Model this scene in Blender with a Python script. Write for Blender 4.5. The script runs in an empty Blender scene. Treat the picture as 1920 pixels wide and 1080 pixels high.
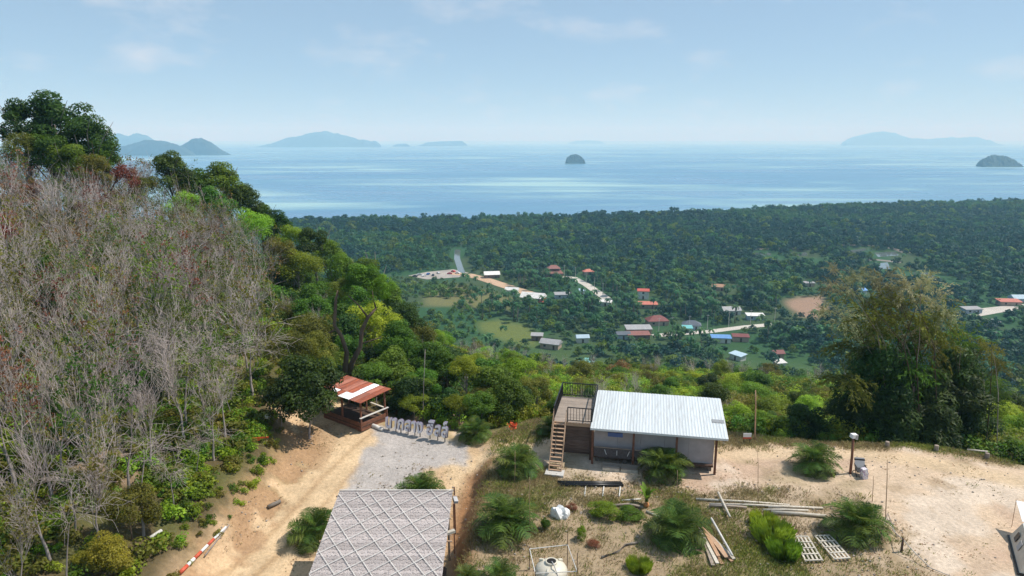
import bpy, bmesh, math, random
import numpy as np
from mathutils import Vector, Matrix, Euler
R = math.radians
scene = bpy.context.scene
COL = scene.collection

# ------------------------------------------------------------------ camera, sky, sun, exposure
PITCH, FPX, CAMZ = R(12.25), 1280.0, 20.0
cam_d = bpy.data.cameras.new('camera'); cam = bpy.data.objects.new('camera', cam_d); COL.objects.link(cam)
cam.location = (0, 0, CAMZ); cam.rotation_euler = (R(90) - PITCH, 0, 0)
cam_d.sensor_width = 36; cam_d.lens = 24; cam_d.clip_start = 0.5; cam_d.clip_end = 120000
scene.camera = cam
SUN_EL, SUN_AZ = R(57), R(80)            # azimuth measured from +Y (view direction) towards +X
sun_dir = Vector((math.cos(SUN_EL)*math.sin(SUN_AZ), math.cos(SUN_EL)*math.cos(SUN_AZ), math.sin(SUN_EL)))
sd = bpy.data.lights.new('sun', 'SUN'); sd.energy = 4.2; sd.angle = R(0.53); sd.color = (1, .955, .88)
sun = bpy.data.objects.new('sun', sd); COL.objects.link(sun)
sun.rotation_euler = sun_dir.to_track_quat('Z', 'Y').to_euler()
world = bpy.data.worlds.new('World'); scene.world = world; world.use_nodes = True
wn, wl = world.node_tree.nodes, world.node_tree.links
bg = wn['Background']; bg.inputs[1].default_value = 0.105
sky = wn.new('ShaderNodeTexSky'); sky.sky_type = 'NISHITA'; sky.sun_disc = False
sky.sun_elevation = SUN_EL; sky.sun_rotation = SUN_AZ
sky.air_density = 0.75; sky.dust_density = 0.2; sky.ozone_density = 6.0; sky.altitude = 100
# thin high cloud wisps, all around the sky
tc = wn.new('ShaderNodeTexCoord'); mp = wn.new('ShaderNodeMapping'); mp.inputs['Scale'].default_value = (3.0, 3.0, 7.5)
mp.inputs['Location'].default_value = (1.3, .2, .45)
nz = wn.new('ShaderNodeTexNoise'); nz.inputs['Scale'].default_value = 2.3; nz.inputs['Detail'].default_value = 7; nz.inputs['Roughness'].default_value = .58
rp = wn.new('ShaderNodeValToRGB'); rp.color_ramp.elements[0].position = .54; rp.color_ramp.elements[1].position = .76
rp.color_ramp.elements[0].color = (0, 0, 0, 1); rp.color_ramp.elements[1].color = (.55, .55, .55, 1)
mx = wn.new('ShaderNodeMix'); mx.data_type = 'RGBA'; mx.inputs[7].default_value = (6.6, 6.8, 7.2, 1)
wl.new(tc.outputs['Generated'], mp.inputs[0]); wl.new(mp.outputs[0], nz.inputs[0]); wl.new(nz.outputs[0], rp.inputs[0])
veil = wn.new('ShaderNodeMix'); veil.data_type = 'RGBA'; veil.inputs[0].default_value = .55; veil.inputs[7].default_value = (3.55, 4.85, 6.1, 1)   # thin even cirrus
wl.new(sky.outputs[0], veil.inputs[6]); wl.new(rp.outputs[0], mx.inputs[0]); wl.new(veil.outputs[2], mx.inputs[6]); wl.new(mx.outputs[2], bg.inputs[0])
vs = scene.view_settings; vs.view_transform = 'Standard'; vs.look = 'None'; vs.exposure = 0.26; vs.gamma = 1; vs.use_curve_mapping = False
cy = scene.cycles
cy.use_denoising = True; cy.max_bounces = 5; cy.diffuse_bounces = 3; cy.glossy_bounces = 2; cy.transmission_bounces = 3
cy.volume_bounces = 1; cy.use_adaptive_sampling = True; cy.adaptive_threshold = .015; cy.sample_clamp_indirect = 6

# ------------------------------------------------------------------ projection helpers (pixel of a 1920x1080 frame -> world)
cp, sp = math.cos(PITCH), math.sin(PITCH)
def ray(px, py):
    u, v = (px-960)/FPX, (540-py)/FPX
    return Vector((u, cp+v*sp, -sp+v*cp))
def at(px, py, z=0.0):
    d = ray(px, py); t = (z-CAMZ)/d.z
    return Vector((d.x*t, d.y*t, z))
def atd(px, py, dist):
    d = ray(px, py); t = dist/d.y
    return Vector((d.x*t, dist, CAMZ+d.z*t))

# ------------------------------------------------------------------ noise and terrain
def _hash(i, j, s):
    h = (i.astype(np.int64)*374761393 + j.astype(np.int64)*668265263 + s*1442695041) & 0x7fffffff
    h = ((h ^ (h >> 13))*1274126177) & 0x7fffffff
    return ((h ^ (h >> 16)) & 0xffff)/65535.0
def vnoise(x, y, s=0):
    xi, yi = np.floor(x), np.floor(y); fx, fy = x-xi, y-yi
    fx = fx*fx*(3-2*fx); fy = fy*fy*(3-2*fy)
    a, b, c, d = _hash(xi, yi, s), _hash(xi+1, yi, s), _hash(xi, yi+1, s), _hash(xi+1, yi+1, s)
    return (a*(1-fx)+b*fx)*(1-fy)+(c*(1-fx)+d*fx)*fy
def fbm(x, y, sc, s=0, o=4):
    r, a, t = 0, 1.0, 0
    for k in range(o):
        r = r+a*vnoise(x/sc*2**k, y/sc*2**k, s+k); t += a; a *= .5
    return r/t
def sstep(a, b, x):
    t = np.clip((x-a)/(b-a), 0, 1); return t*t*(3-2*t)
def sdf(poly, x, y):
    """signed distance to a polygon, negative inside"""
    P = np.array(poly, float); d = np.full(np.shape(x), 1e18); ins = np.zeros(np.shape(x), bool)
    for i in range(len(P)):
        ax, ay = P[i]; bx, by = P[(i+1) % len(P)]
        ex, ey = bx-ax, by-ay; wx, wy = x-ax, y-ay
        t = np.clip((wx*ex+wy*ey)/(ex*ex+ey*ey+1e-12), 0, 1)
        d = np.minimum(d, (wx-ex*t)**2+(wy-ey*t)**2)
        c = ((ay <= y) & (by > y)) | ((by <= y) & (ay > y))
        with np.errstate(divide='ignore', invalid='ignore'):
            xi = ax+(y-ay)*ex/(ey if ey != 0 else 1e-12)
        ins ^= c & (x < xi)
    d = np.sqrt(d); return np.where(ins, -d, d)
def sdl(line, x, y):
    P = np.array(line, float); d = np.full(np.shape(x), 1e18)
    for i in range(len(P)-1):
        ax, ay = P[i]; ex, ey = P[i+1]-P[i]; wx, wy = x-ax, y-ay
        t = np.clip((wx*ex+wy*ey)/(ex*ex+ey*ey+1e-12), 0, 1)
        d = np.minimum(d, (wx-ex*t)**2+(wy-ey*t)**2)
    return np.sqrt(d)
INNER = [(-13.5, 49), (-9, 46.8), (-4.4, 44.9), (-1, 44.6), (1.8, 47.2), (8, 47), (15, 45), (20, 43.2), (27, 43), (31, 41.3), (34, 39.5), (46, 37),
         (46, 16), (-17, 16), (-16.2, 28), (-15, 36), (-14, 42), (-16.5, 46.5)]
CTRL = np.array([(-18, 25, -.6), (-30, 25, 3.6), (-45, 25, 7.5), (-70, 25, 12), (-17.5, 40, .9), (-30, 40, 4.6), (-45, 40, 9), (-70, 40, 13), (-20, 55, 1.6),
    (-35, 55, 5.2), (-50, 60, 9.5), (-80, 60, 13), (-22, 70, -1), (-35, 75, 3.6), (-50, 80, 8.5), (-60, 88, 10), (-90, 90, 13), (-46, 95, 6.5), (-40, 102, 2),
    (-33, 105, -3.5), (-27, 105, -7.5), (-60, 120, 2), (-90, 130, 4), (-17, 95, -9), (-40, 150, -18), (-80, 180, -20), (-60, 250, -50), (-150, 150, 5),
    (-150, 60, 16), (-150, 250, -30), (-60, 350, -80), (-200, 350, -60), (-14, 52, 0), (-12, 60, -3), (-8, 55, -1.5), (0, 50, -1.5), (0, 60, -6), (10, 52, -4),
    (10, 62, -9), (10, 80, -12.5), (-10, 80, -9), (-8, 120, -21), (-15, 180, -40), (-20, 260, -66), (-25, 340, -86), (10, 100, -17), (10, 130, -26),
    (10, 200, -57), (10, 300, -83), (40, 52, -5), (40, 62, -9), (40, 80, -13), (40, 100, -18), (45, 130, -27), (50, 200, -58), (60, 300, -83), (90, 60, -12),
    (110, 100, -28), (150, 200, -62), (200, 300, -84), (60, 40, -4), (60, 25, -2), (100, 25, -8), (0, 0, -3), (-40, 0, 6), (40, 0, -3), (0, -50, 0),
    (0, 10, -3), (5, 44, 0), (15, 44, 0), (27, 42, 0), (5, 25, 0), (25, 25, 0), (-9, 28, -2.2), (-300, 60, 18), (-300, 250, -30), (300, 100, -50), (300, 0, -40),
    (-100, -100, 10), (100, -100, -5), (30, 46, -2.2), (20, 48, -2.5)], float)
def _rbf_fit():
    A = np.linalg.norm(CTRL[:, None, :2]-CTRL[None, :, :2], axis=2)
    n = len(CTRL); M = np.zeros((n+1, n+1)); M[:n, :n] = A; M[:n, n] = 1; M[n, :n] = 1
    return np.linalg.solve(M, np.append(CTRL[:, 2], 0))
RBF = _rbf_fit()
SEA, PLAIN = -90.0, -87.0
SHORE_PX = [(-500, 432), (200, 422), (560, 417), (700, 413), (870, 413), (885, 421), (900, 411), (1050, 409), (1200, 404), (1350, 399), (1500, 391), (1700, 385), (1920, 380), (2500, 372)]
SHORE = [tuple(at(a, b, PLAIN)[:2]) for a, b in SHORE_PX]
SX, SY = np.array([p[0] for p in SHORE]), np.array([p[1] for p in SHORE])
def H(x, y, detail=True):
    x = np.asarray(x, float); y = np.asarray(y, float); sh = x.shape
    xf, yf = x.ravel(), y.ravel(); z = np.full(xf.shape, RBF[-1])
    for (cx, cy_, _), w in zip(CTRL, RBF[:-1]):
        z += w*np.sqrt((xf-cx)**2+(yf-cy_)**2)
    r = np.sqrt(xf**2+yf**2)
    z = np.maximum(z, PLAIN+ (z-PLAIN)*0.02)
    wv = sstep(300, 390, r)*sstep(-200, 100, yf)
    if detail:
        z = z+(fbm(xf, yf, 9, 3)-.5)*1.1*(1-wv)
    z = z*(1-wv)+PLAIN*wv
    low = np.interp(yf, [16, 28, 36, 42, 46], [-3.2, -2.3, -1.4, -.45, 0])
    edge = np.interp(yf, [20, 29, 39, 42], [-3.1, -2.7, -1.9, -1.5])+(fbm(xf, yf, 2.2, 9)-.5)*.9
    m = sstep(-.75, .75, xf-edge)
    zin = low*(1-m)
    if detail: zin = zin+(fbm(xf, yf, 2.5, 5)-.5)*.16
    s = sdf(INNER, xf, yf)+(fbm(xf, yf, 3, 7)-.5)*1.2
    w = sstep(1.5, -1.0, s)
    z = z*(1-w)+zin*w
    ys = np.interp(xf, SX, SY)
    z = np.where(yf > ys-30, z+(SEA-4-z)*sstep(-12, 6, yf-ys), z)
    return z.reshape(sh)
def h1(x, y): return float(H(np.array([x]), np.array([y]))[0])
def hit(px, py, d0=20, d1=1500):
    """where the ray through a pixel meets the terrain"""
    d = ray(px, py); ts = np.geomspace(d0, d1, 500)
    f = CAMZ+d.z*ts-H(d.x*ts, d.y*ts)
    k = np.where(f < 0)[0]
    t = ts[-1] if len(k) == 0 else ts[max(k[0]-1, 0)]+(ts[k[0]]-ts[max(k[0]-1, 0)])*(f[max(k[0]-1, 0)]/(f[max(k[0]-1, 0)]-f[k[0]]+1e-9))
    return Vector((d.x*t, d.y*t, CAMZ+d.z*t))

# ------------------------------------------------------------------ materials
MATS = {}
def nodes(name):
    m = bpy.data.materials.new(name); m.use_nodes = True; MATS[name] = m
    return m, m.node_tree.nodes, m.node_tree.links, m.node_tree.nodes['Principled BSDF']
def mat(name, col, rough=.7, var=.25, scale=4.0, col2=None, stretch=(1, 1, 1), bump=0.0, metal=0.0, spec=.4, detail=6, contrast=(.3, .7)):
    m, n, l, b = nodes(name)
    b.inputs['Roughness'].default_value = rough; b.inputs['Metallic'].default_value = metal; b.inputs['Specular IOR Level'].default_value = spec
    t = n.new('ShaderNodeTexCoord'); mp = n.new('ShaderNodeMapping'); mp.inputs['Scale'].default_value = stretch
    nz = n.new('ShaderNodeTexNoise'); nz.inputs['Scale'].default_value = scale; nz.inputs['Detail'].default_value = detail; nz.inputs['Roughness'].default_value = .65
    r = n.new('ShaderNodeValToRGB'); e = r.color_ramp.elements
    c2 = col2 or tuple(c*(1-var) for c in col); c1 = tuple(min(1, c*(1+var*.5)) for c in col) if col2 is None else col
    e[0].position, e[1].position = contrast; e[0].color = (*c2, 1); e[1].color = (*c1, 1)
    oi = n.new('ShaderNodeObjectInfo'); hv = n.new('ShaderNodeHueSaturation'); mr = n.new('ShaderNodeMapRange')
    mr.inputs[3].default_value = 1-var*.5; mr.inputs[4].default_value = 1+var*.4
    l.new(oi.outputs['Random'], mr.inputs[0]); l.new(mr.outputs[0], hv.inputs['Value'])
    l.new(t.outputs['Object'], mp.inputs[0]); l.new(mp.outputs[0], nz.inputs[0]); l.new(nz.outputs[0], r.inputs[0]); l.new(r.outputs[0], hv.inputs['Color']); l.new(hv.outputs[0], b.inputs['Base Color'])
    if bump:
        bp = n.new('ShaderNodeBump'); bp.inputs['Strength'].default_value = bump; bp.inputs['Distance'].default_value = .05
        l.new(nz.outputs[0], bp.inputs['Height']); l.new(bp.outputs[0], b.inputs['Normal'])
    return m
def leafmat(name, c1, c2, trans=.35, rnd=.35, hue=.03):
    """leaf colour runs from c1 to c2 with the per-leaf tint; each plant shifts a little"""
    m, n, l, b = nodes(name)
    a = n.new('ShaderNodeAttribute'); a.attribute_name = 'tint'
    r = n.new('ShaderNodeValToRGB'); r.color_ramp.elements[0].color = (*c1, 1); r.color_ramp.elements[1].color = (*c2, 1)
    oi = n.new('ShaderNodeObjectInfo'); hv = n.new('ShaderNodeHueSaturation')
    v = n.new('ShaderNodeMapRange'); v.inputs[3].default_value = 1-rnd; v.inputs[4].default_value = 1+rnd
    hr = n.new('ShaderNodeMapRange'); hr.inputs[3].default_value = .5-hue; hr.inputs[4].default_value = .5+hue
    mul = n.new('ShaderNodeMath'); mul.operation = 'MULTIPLY'; mul.inputs[1].default_value = 7.31
    fr = n.new('ShaderNodeMath'); fr.operation = 'FRACT'
    l.new(oi.outputs['Random'], v.inputs[0]); l.new(oi.outputs['Random'], mul.inputs[0]); l.new(mul.outputs[0], fr.inputs[0]); l.new(fr.outputs[0], hr.inputs[0])
    l.new(a.outputs['Fac'], r.inputs[0]); l.new(r.outputs[0], hv.inputs['Color']); l.new(v.outputs[0], hv.inputs['Value']); l.new(hr.outputs[0], hv.inputs['Hue'])
    l.new(hv.outputs[0], b.inputs['Base Color']); b.inputs['Roughness'].default_value = .55; b.inputs['Specular IOR Level'].default_value = .25
    tr = n.new('ShaderNodeBsdfTranslucent'); mixs = n.new('ShaderNodeMixShader'); mixs.inputs[0].default_value = trans
    l.new(hv.outputs[0], tr.inputs[0]); l.new(b.outputs[0], mixs.inputs[1]); l.new(tr.outputs[0], mixs.inputs[2]); l.new(mixs.outputs[0], n['Material Output'].inputs[0])
    return m
mat('bark_pale', (.42, .37, .34), .85, .35, 3, stretch=(1, 1, .3), col2=(.20, .17, .155))
mat('twig_pale', (.66, .58, .55), .8, .35, 1.2, col2=(.32, .255, .225))
mat('bark_brown', (.16, .11, .075), .9, .4, 4, stretch=(1, 1, .25), bump=.4)
mat('bark_grey', (.22, .19, .16), .9, .4, 4, stretch=(1, 1, .25), bump=.4)
leafmat('leaf_dark', (.018, .046, .010), (.080, .150, .022), .4)
leafmat('leaf_mid', (.046, .100, .010), (.165, .275, .026), .45)
leafmat('leaf_bright', (.13, .22, .012), (.38, .52, .045), .5)
leafmat('leaf_olive', (.085, .095, .012), (.26, .26, .042), .45)
leafmat('leaf_rust', (.13, .05, .025), (.30, .13, .05), .35)
leafmat('leaf_yellow', (.12, .13, .012), (.36, .36, .035), .4)
leafmat('leaf_pale', (.16, .17, .06), (.52, .50, .28), .4)
leafmat('leaf_far', (.034, .112, .040), (.075, .195, .055), .4, .30)
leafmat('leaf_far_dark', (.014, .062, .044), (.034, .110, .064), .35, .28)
leafmat('leaf_far_bright', (.065, .13, .018), (.18, .29, .05), .4, .35)
leafmat('leaf_palm', (.045, .095, .016), (.22, .31, .055), .45, .25)
leafmat('leaf_palm_dry', (.16, .10, .04), (.30, .22, .09), .25, .25)
leafmat('grass_dry', (.22, .18, .08), (.50, .42, .23), .55, .35)
leafmat('grass_green', (.13, .17, .03), (.34, .37, .09), .55, .35)
leafmat('grass_lush', (.14, .24, .015), (.36, .50, .05), .45, .15)
mat('wood_weathered', (.33, .27, .22), .85, .35, 6, stretch=(.3, 3, 3), bump=.2)
mat('wood_tan', (.47, .31, .20), .75, .3, 6, stretch=(.3, 3, 3))
mat('wood_dark', (.085, .05, .035), .8, .4, 5)
mat('wood_red', (.20, .085, .05), .8, .4, 5)
mat('timber_fresh', (.50, .30, .18), .75, .4, 3, stretch=(3, .3, 3))
mat('bamboo_pale', (.55, .50, .42), .6, .3, 5)
mat('bamboo_white', (.66, .64, .60), .6, .2, 4)
mat('thatch', (.54, .485, .465), .95, .35, 16, stretch=(4, .9, 1), bump=.4, col2=(.27, .235, .225), contrast=(.36, .60))
mat('metal_white', (.62, .66, .675), .42, .14, 1.4, metal=.15, stretch=(4, .35, 1), col2=(.47, .475, .46), contrast=(.30, .52))
mat('metal_rust', (.46, .12, .05), .75, .5, 2.2, stretch=(2.5, .5, 1), col2=(.16, .045, .03))
mat('metal_rust_pale', (.42, .16, .10), .7, .5, 2.5, stretch=(3, .4, 1), col2=(.22, .07, .045))
mat('metal_zinc', (.60, .63, .66), .45, .25, 2, metal=.2, stretch=(3, .4, 1))
mat('metal_patch', (.28, .29, .30), .6, .2, 3)
mat('metal_black', (.018, .018, .02), .45, .2, 3)
mat('wall_grey', (.44, .39, .385), .85, .18, 1.5)
mat('wall_net', (.10, .085, .085), .9, .4, 9)
mat('plank_brown', (.20, .135, .105), .85, .45, 5, stretch=(.4, 3, 5), col2=(.075, .048, .04))
mat('concrete', (.55, .53, .50), .85, .2, 5)
mat('concrete_dark', (.20, .18, .16), .9, .3, 5)
mat('white_paint', (.78, .78, .77), .55, .12, 6)
mat('sign_white', (.86, .84, .90), .5, .12, 3)
mat('sign_side', (.17, .15, .21), .6, .2, 3)
mat('red_paint', (.60, .10, .05), .6, .3, 5)
mat('orange_flower', (.75, .10, .02), .6, .3, 9)
mat('blue_paint', (.07, .13, .33), .5, .2, 4)
mat('tank_cream', (.66, .61, .50), .45, .15, 2)
mat('dark_hole', (.012, .012, .012), .9, .1, 3)
mat('pipe_black', (.014, .014, .016), .35, .2, 3)
mat('canvas_cream', (.62, .54, .44), .8, .15, 2)
mat('canvas_white', (.80, .80, .79), .7, .08, 2)
mat('canvas_grey', (.45, .44, .44), .8, .15, 2)
mat('rope', (.55, .52, .48), .9, .2, 8)
mat('bag_print', (.70, .68, .70), .6, .5, 9, col2=(.30, .18, .34), contrast=(.42, .5))
mat('coconut', (.55, .22, .07), .6, .3, 5)
mat('stone', (.38, .33, .28), .9, .35, 4, bump=.4)
for nm, c in {'roof_white': (.72, .71, .69), 'roof_red': (.50, .10, .07), 'roof_brick': (.52, .17, .12), 'roof_brown': (.26, .11, .09), 'roof_maroon': (.20, .06, .055),
              'roof_grey': (.34, .34, .35), 'roof_slate': (.10, .12, .15), 'roof_blue': (.13, .30, .60), 'roof_paleblue': (.42, .56, .66), 'roof_teal': (.16, .46, .46),
              'roof_tan': (.45, .26, .16), 'wall_white': (.66, .65, .62), 'wall_tan': (.40, .31, .24), 'wall_brown': (.20, .12, .08), 'wall_blue': (.34, .42, .50)}.items():
    mat(nm, c, .7, .2, .5)
mat('glass_dark', (.02, .025, .03), .15, .1, 2)
mat('tyre', (.015, .015, .015), .8, .1, 2)
for nm, c in {'car_white': (.75, .75, .75), 'car_red': (.5, .03, .02), 'car_dark': (.03, .035, .045), 'car_silver': (.45, .47, .5), 'car_blue': (.04, .1, .3)}.items():
    mat(nm, c, .25, .05, 1, spec=.6)

# ------------------------------------------------------------------ mesh helpers
rng = np.random.default_rng(7); random.seed(7)
def np_mesh(name, V, F, material=None, tint=None, smooth=False):
    V = np.ascontiguousarray(V, np.float32); F = np.ascontiguousarray(F, np.int32); k = F.shape[1]
    me = bpy.data.meshes.new(name)
    me.vertices.add(len(V)); me.vertices.foreach_set('co', V.ravel())
    me.loops.add(F.size); me.loops.foreach_set('vertex_index', F.ravel())
    me.polygons.add(len(F)); me.polygons.foreach_set('loop_start', np.arange(0, F.size, k, dtype=np.int32))
    if smooth: me.polygons.foreach_set('use_smooth', np.ones(len(F), bool))
    me.update(calc_edges=True)
    if tint is not None:
        a = me.attributes.new('tint', 'FLOAT', 'POINT'); a.data.foreach_set('value', np.ascontiguousarray(tint, np.float32))
    if material: me.materials.append(MATS[material])
    return me
def link(name, me, parent=None, loc=None, rot=None, scale=None):
    o = bpy.data.objects.new(name, me); COL.objects.link(o); o.parent = parent
    if loc is not None: o.location = loc
    if rot is not None: o.rotation_euler = rot
    if scale is not None: o.scale = scale if hasattr(scale, '__len__') else (scale,)*3
    return o
def empty(name, label, cat, loc=(0, 0, 0), rz=0.0, group=None, scale=None):
    o = link(name, None, None, loc, (0, 0, rz), scale); o.empty_display_size = .2
    return tag(o, label, cat, group)
def tag(o, label, cat=None, group=None, kind=None):
    o['label'] = label
    if cat: o['category'] = cat
    if group: o['group'] = group
    if kind: o['kind'] = kind
    return o
def norm(v): return v/np.maximum(np.linalg.norm(v, axis=-1, keepdims=True), 1e-9)
def seg_mesh(name, segs, n, material, smooth=True):
    """segs: rows p0(3) p1(3) r0 r1 -> tapered prisms"""
    S = np.array(segs, float); p0, p1, r0, r1 = S[:, :3], S[:, 3:6], S[:, 6], S[:, 7]
    d = norm(p1-p0); ref = np.where(np.abs(d[:, 2:3]) > .9, np.array([[1., 0, 0]]), np.array([[0, 0, 1.]]))
    a = norm(np.cross(d, ref)); b = np.cross(d, a); N = len(S)
    ang = np.arange(n)*2*np.pi/n; ca, sa = np.cos(ang)[None, :, None], np.sin(ang)[None, :, None]
    ring = a[:, None]*ca+b[:, None]*sa
    V = np.concatenate([p0[:, None]+ring*r0[:, None, None], p1[:, None]+ring*r1[:, None, None]], 1).reshape(-1, 3)
    i = np.arange(n); j = (i+1) % n; q = np.stack([i, j, j+n, i+n], 1)
    F = (q[None]+(np.arange(N)*2*n)[:, None, None]).reshape(-1, 4)
    return np_mesh(name, V, F, material, smooth=smooth)
class MB:
    """collects boxes, bars and sheets into one mesh"""
    def __init__(s): s.v, s.f = [], []
    def add(s, V, F):
        k = len(s.v); s.v += [tuple(p) for p in V]; s.f += [tuple(i+k for i in f) for f in F]; return s
    def box(s, c, d, rot=None):
        x, y, z = (k/2 for k in d); M = (rot.to_matrix() if isinstance(rot, Euler) else Euler(rot).to_matrix()) if rot is not None else Matrix.Identity(3); c = Vector(c)
        V = [c+M @ Vector((i*x, j*y, k*z)) for i in (-1, 1) for j in (-1, 1) for k in (-1, 1)]
        return s.add(V, [(0, 1, 3, 2), (4, 6, 7, 5), (0, 4, 5, 1), (2, 3, 7, 6), (0, 2, 6, 4), (1, 5, 7, 3)])
    def bar(s, a, b, w, h=None, n=0, w2=None):
        """square bar, or round when n > 2, from a to b"""
        a, b = Vector(a), Vector(b); d = (b-a).normalized(); ref = Vector((0, 0, 1)) if abs(d.z) < .95 else Vector((1, 0, 0))
        u = d.cross(ref).normalized(); v = u.cross(d); h = h or w; n2 = n if n > 2 else 4; w2 = w if w2 is None else w2
        def ringp(p, k):
            if n > 2: return [p+(u*math.cos(2*math.pi*i/n)+v*math.sin(2*math.pi*i/n))*k/2 for i in range(n)]
            return [p+u*i*w/2+v*j*h/2 for i, j in ((-1, -1), (1, -1), (1, 1), (-1, 1))]
        V = ringp(a, w)+ringp(b, w2)
        return s.add(V, [(i, (i+1) % n2, (i+1) % n2+n2, i+n2) for i in range(n2)]+[tuple(range(n2))[::-1], tuple(range(n2, 2*n2))])
    def path(s, pts, radii, n=8):
        pts = [Vector(p) for p in pts]; V = []; F = []
        for k, p in enumerate(pts):
            d = (pts[min(k+1, len(pts)-1)]-pts[max(k-1, 0)]).normalized(); ref = Vector((1, 0, 0)) if abs(d.x) < .8 else Vector((0, 1, 0))
            u = d.cross(ref).normalized(); w = u.cross(d)
            V += [p+(u*math.cos(2*math.pi*i/n)+w*math.sin(2*math.pi*i/n))*radii[k] for i in range(n)]
        for k in range(len(pts)-1):
            F += [(k*n+i, k*n+(i+1) % n, (k+1)*n+(i+1) % n, (k+1)*n+i) for i in range(n)]
        F += [tuple(range(n))[::-1], tuple(range((len(pts)-1)*n, len(pts)*n))]
        return s.add(V, F)
    def lathe(s, prof, n=20, c=(0, 0, 0)):
        V = []; F = []
        for r, z in prof: V += [(c[0]+r*math.cos(2*math.pi*i/n), c[1]+r*math.sin(2*math.pi*i/n), c[2]+z) for i in range(n)]
        for k in range(len(prof)-1): F += [(k*n+i, k*n+(i+1) % n, (k+1)*n+(i+1) % n, (k+1)*n+i) for i in range(n)]
        F += [tuple(range(n))[::-1], tuple(range((len(prof)-1)*n, len(prof)*n))]
        return s.add(V, F)
    def mesh(s, name, material, smooth=False):
        me = bpy.data.meshes.new(name); me.from_pydata(s.v, [], s.f); me.materials.append(MATS[material])
        if smooth: me.polygons.foreach_set('use_smooth', [True]*len(s.f))
        me.update(); return me
    def build(s, name, material, parent=None, loc=None, rot=None, smooth=False):
        return link(name, s.mesh(name, material, smooth), parent, loc, rot)
def lathe_bevel(o, w=.02):
    m = o.modifiers.new('bevel', 'BEVEL'); m.width = w; m.segments = 2; m.limit_method = 'ANGLE'; return o
def leaves_np(c, nrm, size, aspect=.55, fold=.12, tint=None, seed=0):
    """diamond leaves at centres c facing nrm"""
    g = np.random.default_rng(seed); N = len(c); nrm = norm(nrm)
    d = norm(np.cross(nrm, g.normal(size=(N, 3)))); w = np.cross(nrm, d); L = size[:, None]
    V = np.stack([c-d*L*.5, c+w*L*aspect*.5+nrm*L*fold, c+d*L*.5-nrm*L*.06, c-w*L*aspect*.5+nrm*L*fold], 1).reshape(-1, 3)
    F = np.arange(4*N).reshape(-1, 4)
    return V, F, (np.repeat(tint, 4) if tint is not None else None)
def scatter(name, P, rz, sc, idx, protos, label, kind='stuff', tilt=None):
    """one object that repeats small plants over many points"""
    coll = bpy.data.collections.new(name+'_kinds')
    for k, me in enumerate(protos):
        coll.objects.link(bpy.data.objects.new('%s_%02d' % (name, k), me))
    me = bpy.data.meshes.new(name); me.vertices.add(len(P)); me.vertices.foreach_set('co', np.ascontiguousarray(P, np.float32).ravel())
    rot = np.zeros((len(P), 3), np.float32); rot[:, 2] = rz
    if tilt is not None: rot[:, :2] = tilt
    s3 = np.ascontiguousarray(sc if np.ndim(sc) == 2 else np.repeat(np.asarray(sc)[:, None], 3, 1), np.float32)
    for nm, ty, dat, key in (('rot', 'FLOAT_VECTOR', rot.ravel(), 'vector'), ('scl', 'FLOAT_VECTOR', s3.ravel(), 'vector'), ('ix', 'INT', np.asarray(idx, np.int32), 'value')):
        a = me.attributes.new(nm, ty, 'POINT'); a.data.foreach_set(key, dat)
    o = link(name, me); ng = bpy.data.node_groups.new(name, 'GeometryNodeTree')
    ng.interface.new_socket('Geometry', in_out='INPUT', socket_type='NodeSocketGeometry'); ng.interface.new_socket('Geometry', in_out='OUTPUT', socket_type='NodeSocketGeometry')
    n, l = ng.nodes, ng.links; gi, go = n.new('NodeGroupInput'), n.new('NodeGroupOutput'); ip = n.new('GeometryNodeInstanceOnPoints')
    ci = n.new('GeometryNodeCollectionInfo'); ci.inputs['Collection'].default_value = coll; ci.inputs['Separate Children'].default_value = True; ci.inputs['Reset Children'].default_value = True
    def named(nm, ty):
        a = n.new('GeometryNodeInputNamedAttribute'); a.data_type = ty; a.inputs['Name'].default_value = nm
        return [s for s in a.outputs if s.enabled and s.name == 'Attribute'][0]
    ip.inputs['Pick Instance'].default_value = True
    l.new(gi.outputs[0], ip.inputs['Points']); l.new(ci.outputs[0], ip.inputs['Instance']); l.new(named('ix', 'INT'), ip.inputs['Instance Index'])
    l.new(named('rot', 'FLOAT_VECTOR'), ip.inputs['Rotation']); l.new(named('scl', 'FLOAT_VECTOR'), ip.inputs['Scale']); l.new(ip.outputs[0], go.inputs[0])
    md = o.modifiers.new('plants', 'NODES'); md.node_group = ng
    return tag(o, label, kind=kind)

# ------------------------------------------------------------------ the ground
def pxpoly(pts, z=0.0): return [tuple(at(a, b, z)[:2]) for a, b in pts]
SAND = pxpoly([(1345, 846), (1480, 838), (1700, 838), (1850, 856), (1920, 872), (2300, 960), (2300, 1300), (1850, 1300), (1770, 1090), (1700, 1030), (1668, 985), (1640, 935), (1540, 915), (1420, 912),
               (1310, 922), (1180, 905), (1060, 884), (990, 868), (945, 845), (1000, 832), (1030, 825)])
GRAVEL = pxpoly([(705, 806), (780, 808), (838, 825), (905, 834), (885, 852), (800, 872), (745, 905), (640, 940), (630, 905), (690, 860), (690, 830)], -.4)
BANK = pxpoly([(925, 872), (880, 888), (845, 940), (835, 1090), (880, 1090), (890, 1010), (905, 930)], -.6)
ROADL = pxpoly([(560, 800), (640, 775), (720, 795), (840, 822), (940, 830), (1000, 850), (930, 870), (870, 895), (850, 930), (800, 1000), (600, 960), (480, 1110), (380, 1110), (440, 1010), (540, 900), (560, 850)], -.8)
MEADOW = [tuple(at(a, b, PLAIN)[:2]) for a, b in [(900, 606), (935, 600), (985, 610), (1005, 628), (1000, 648), (950, 640), (905, 620)]]
FIELD = [tuple(at(a, b, PLAIN)[:2]) for a, b in [(800, 545), (870, 535), (960, 560), (950, 580), (860, 575), (800, 572)]]
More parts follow.
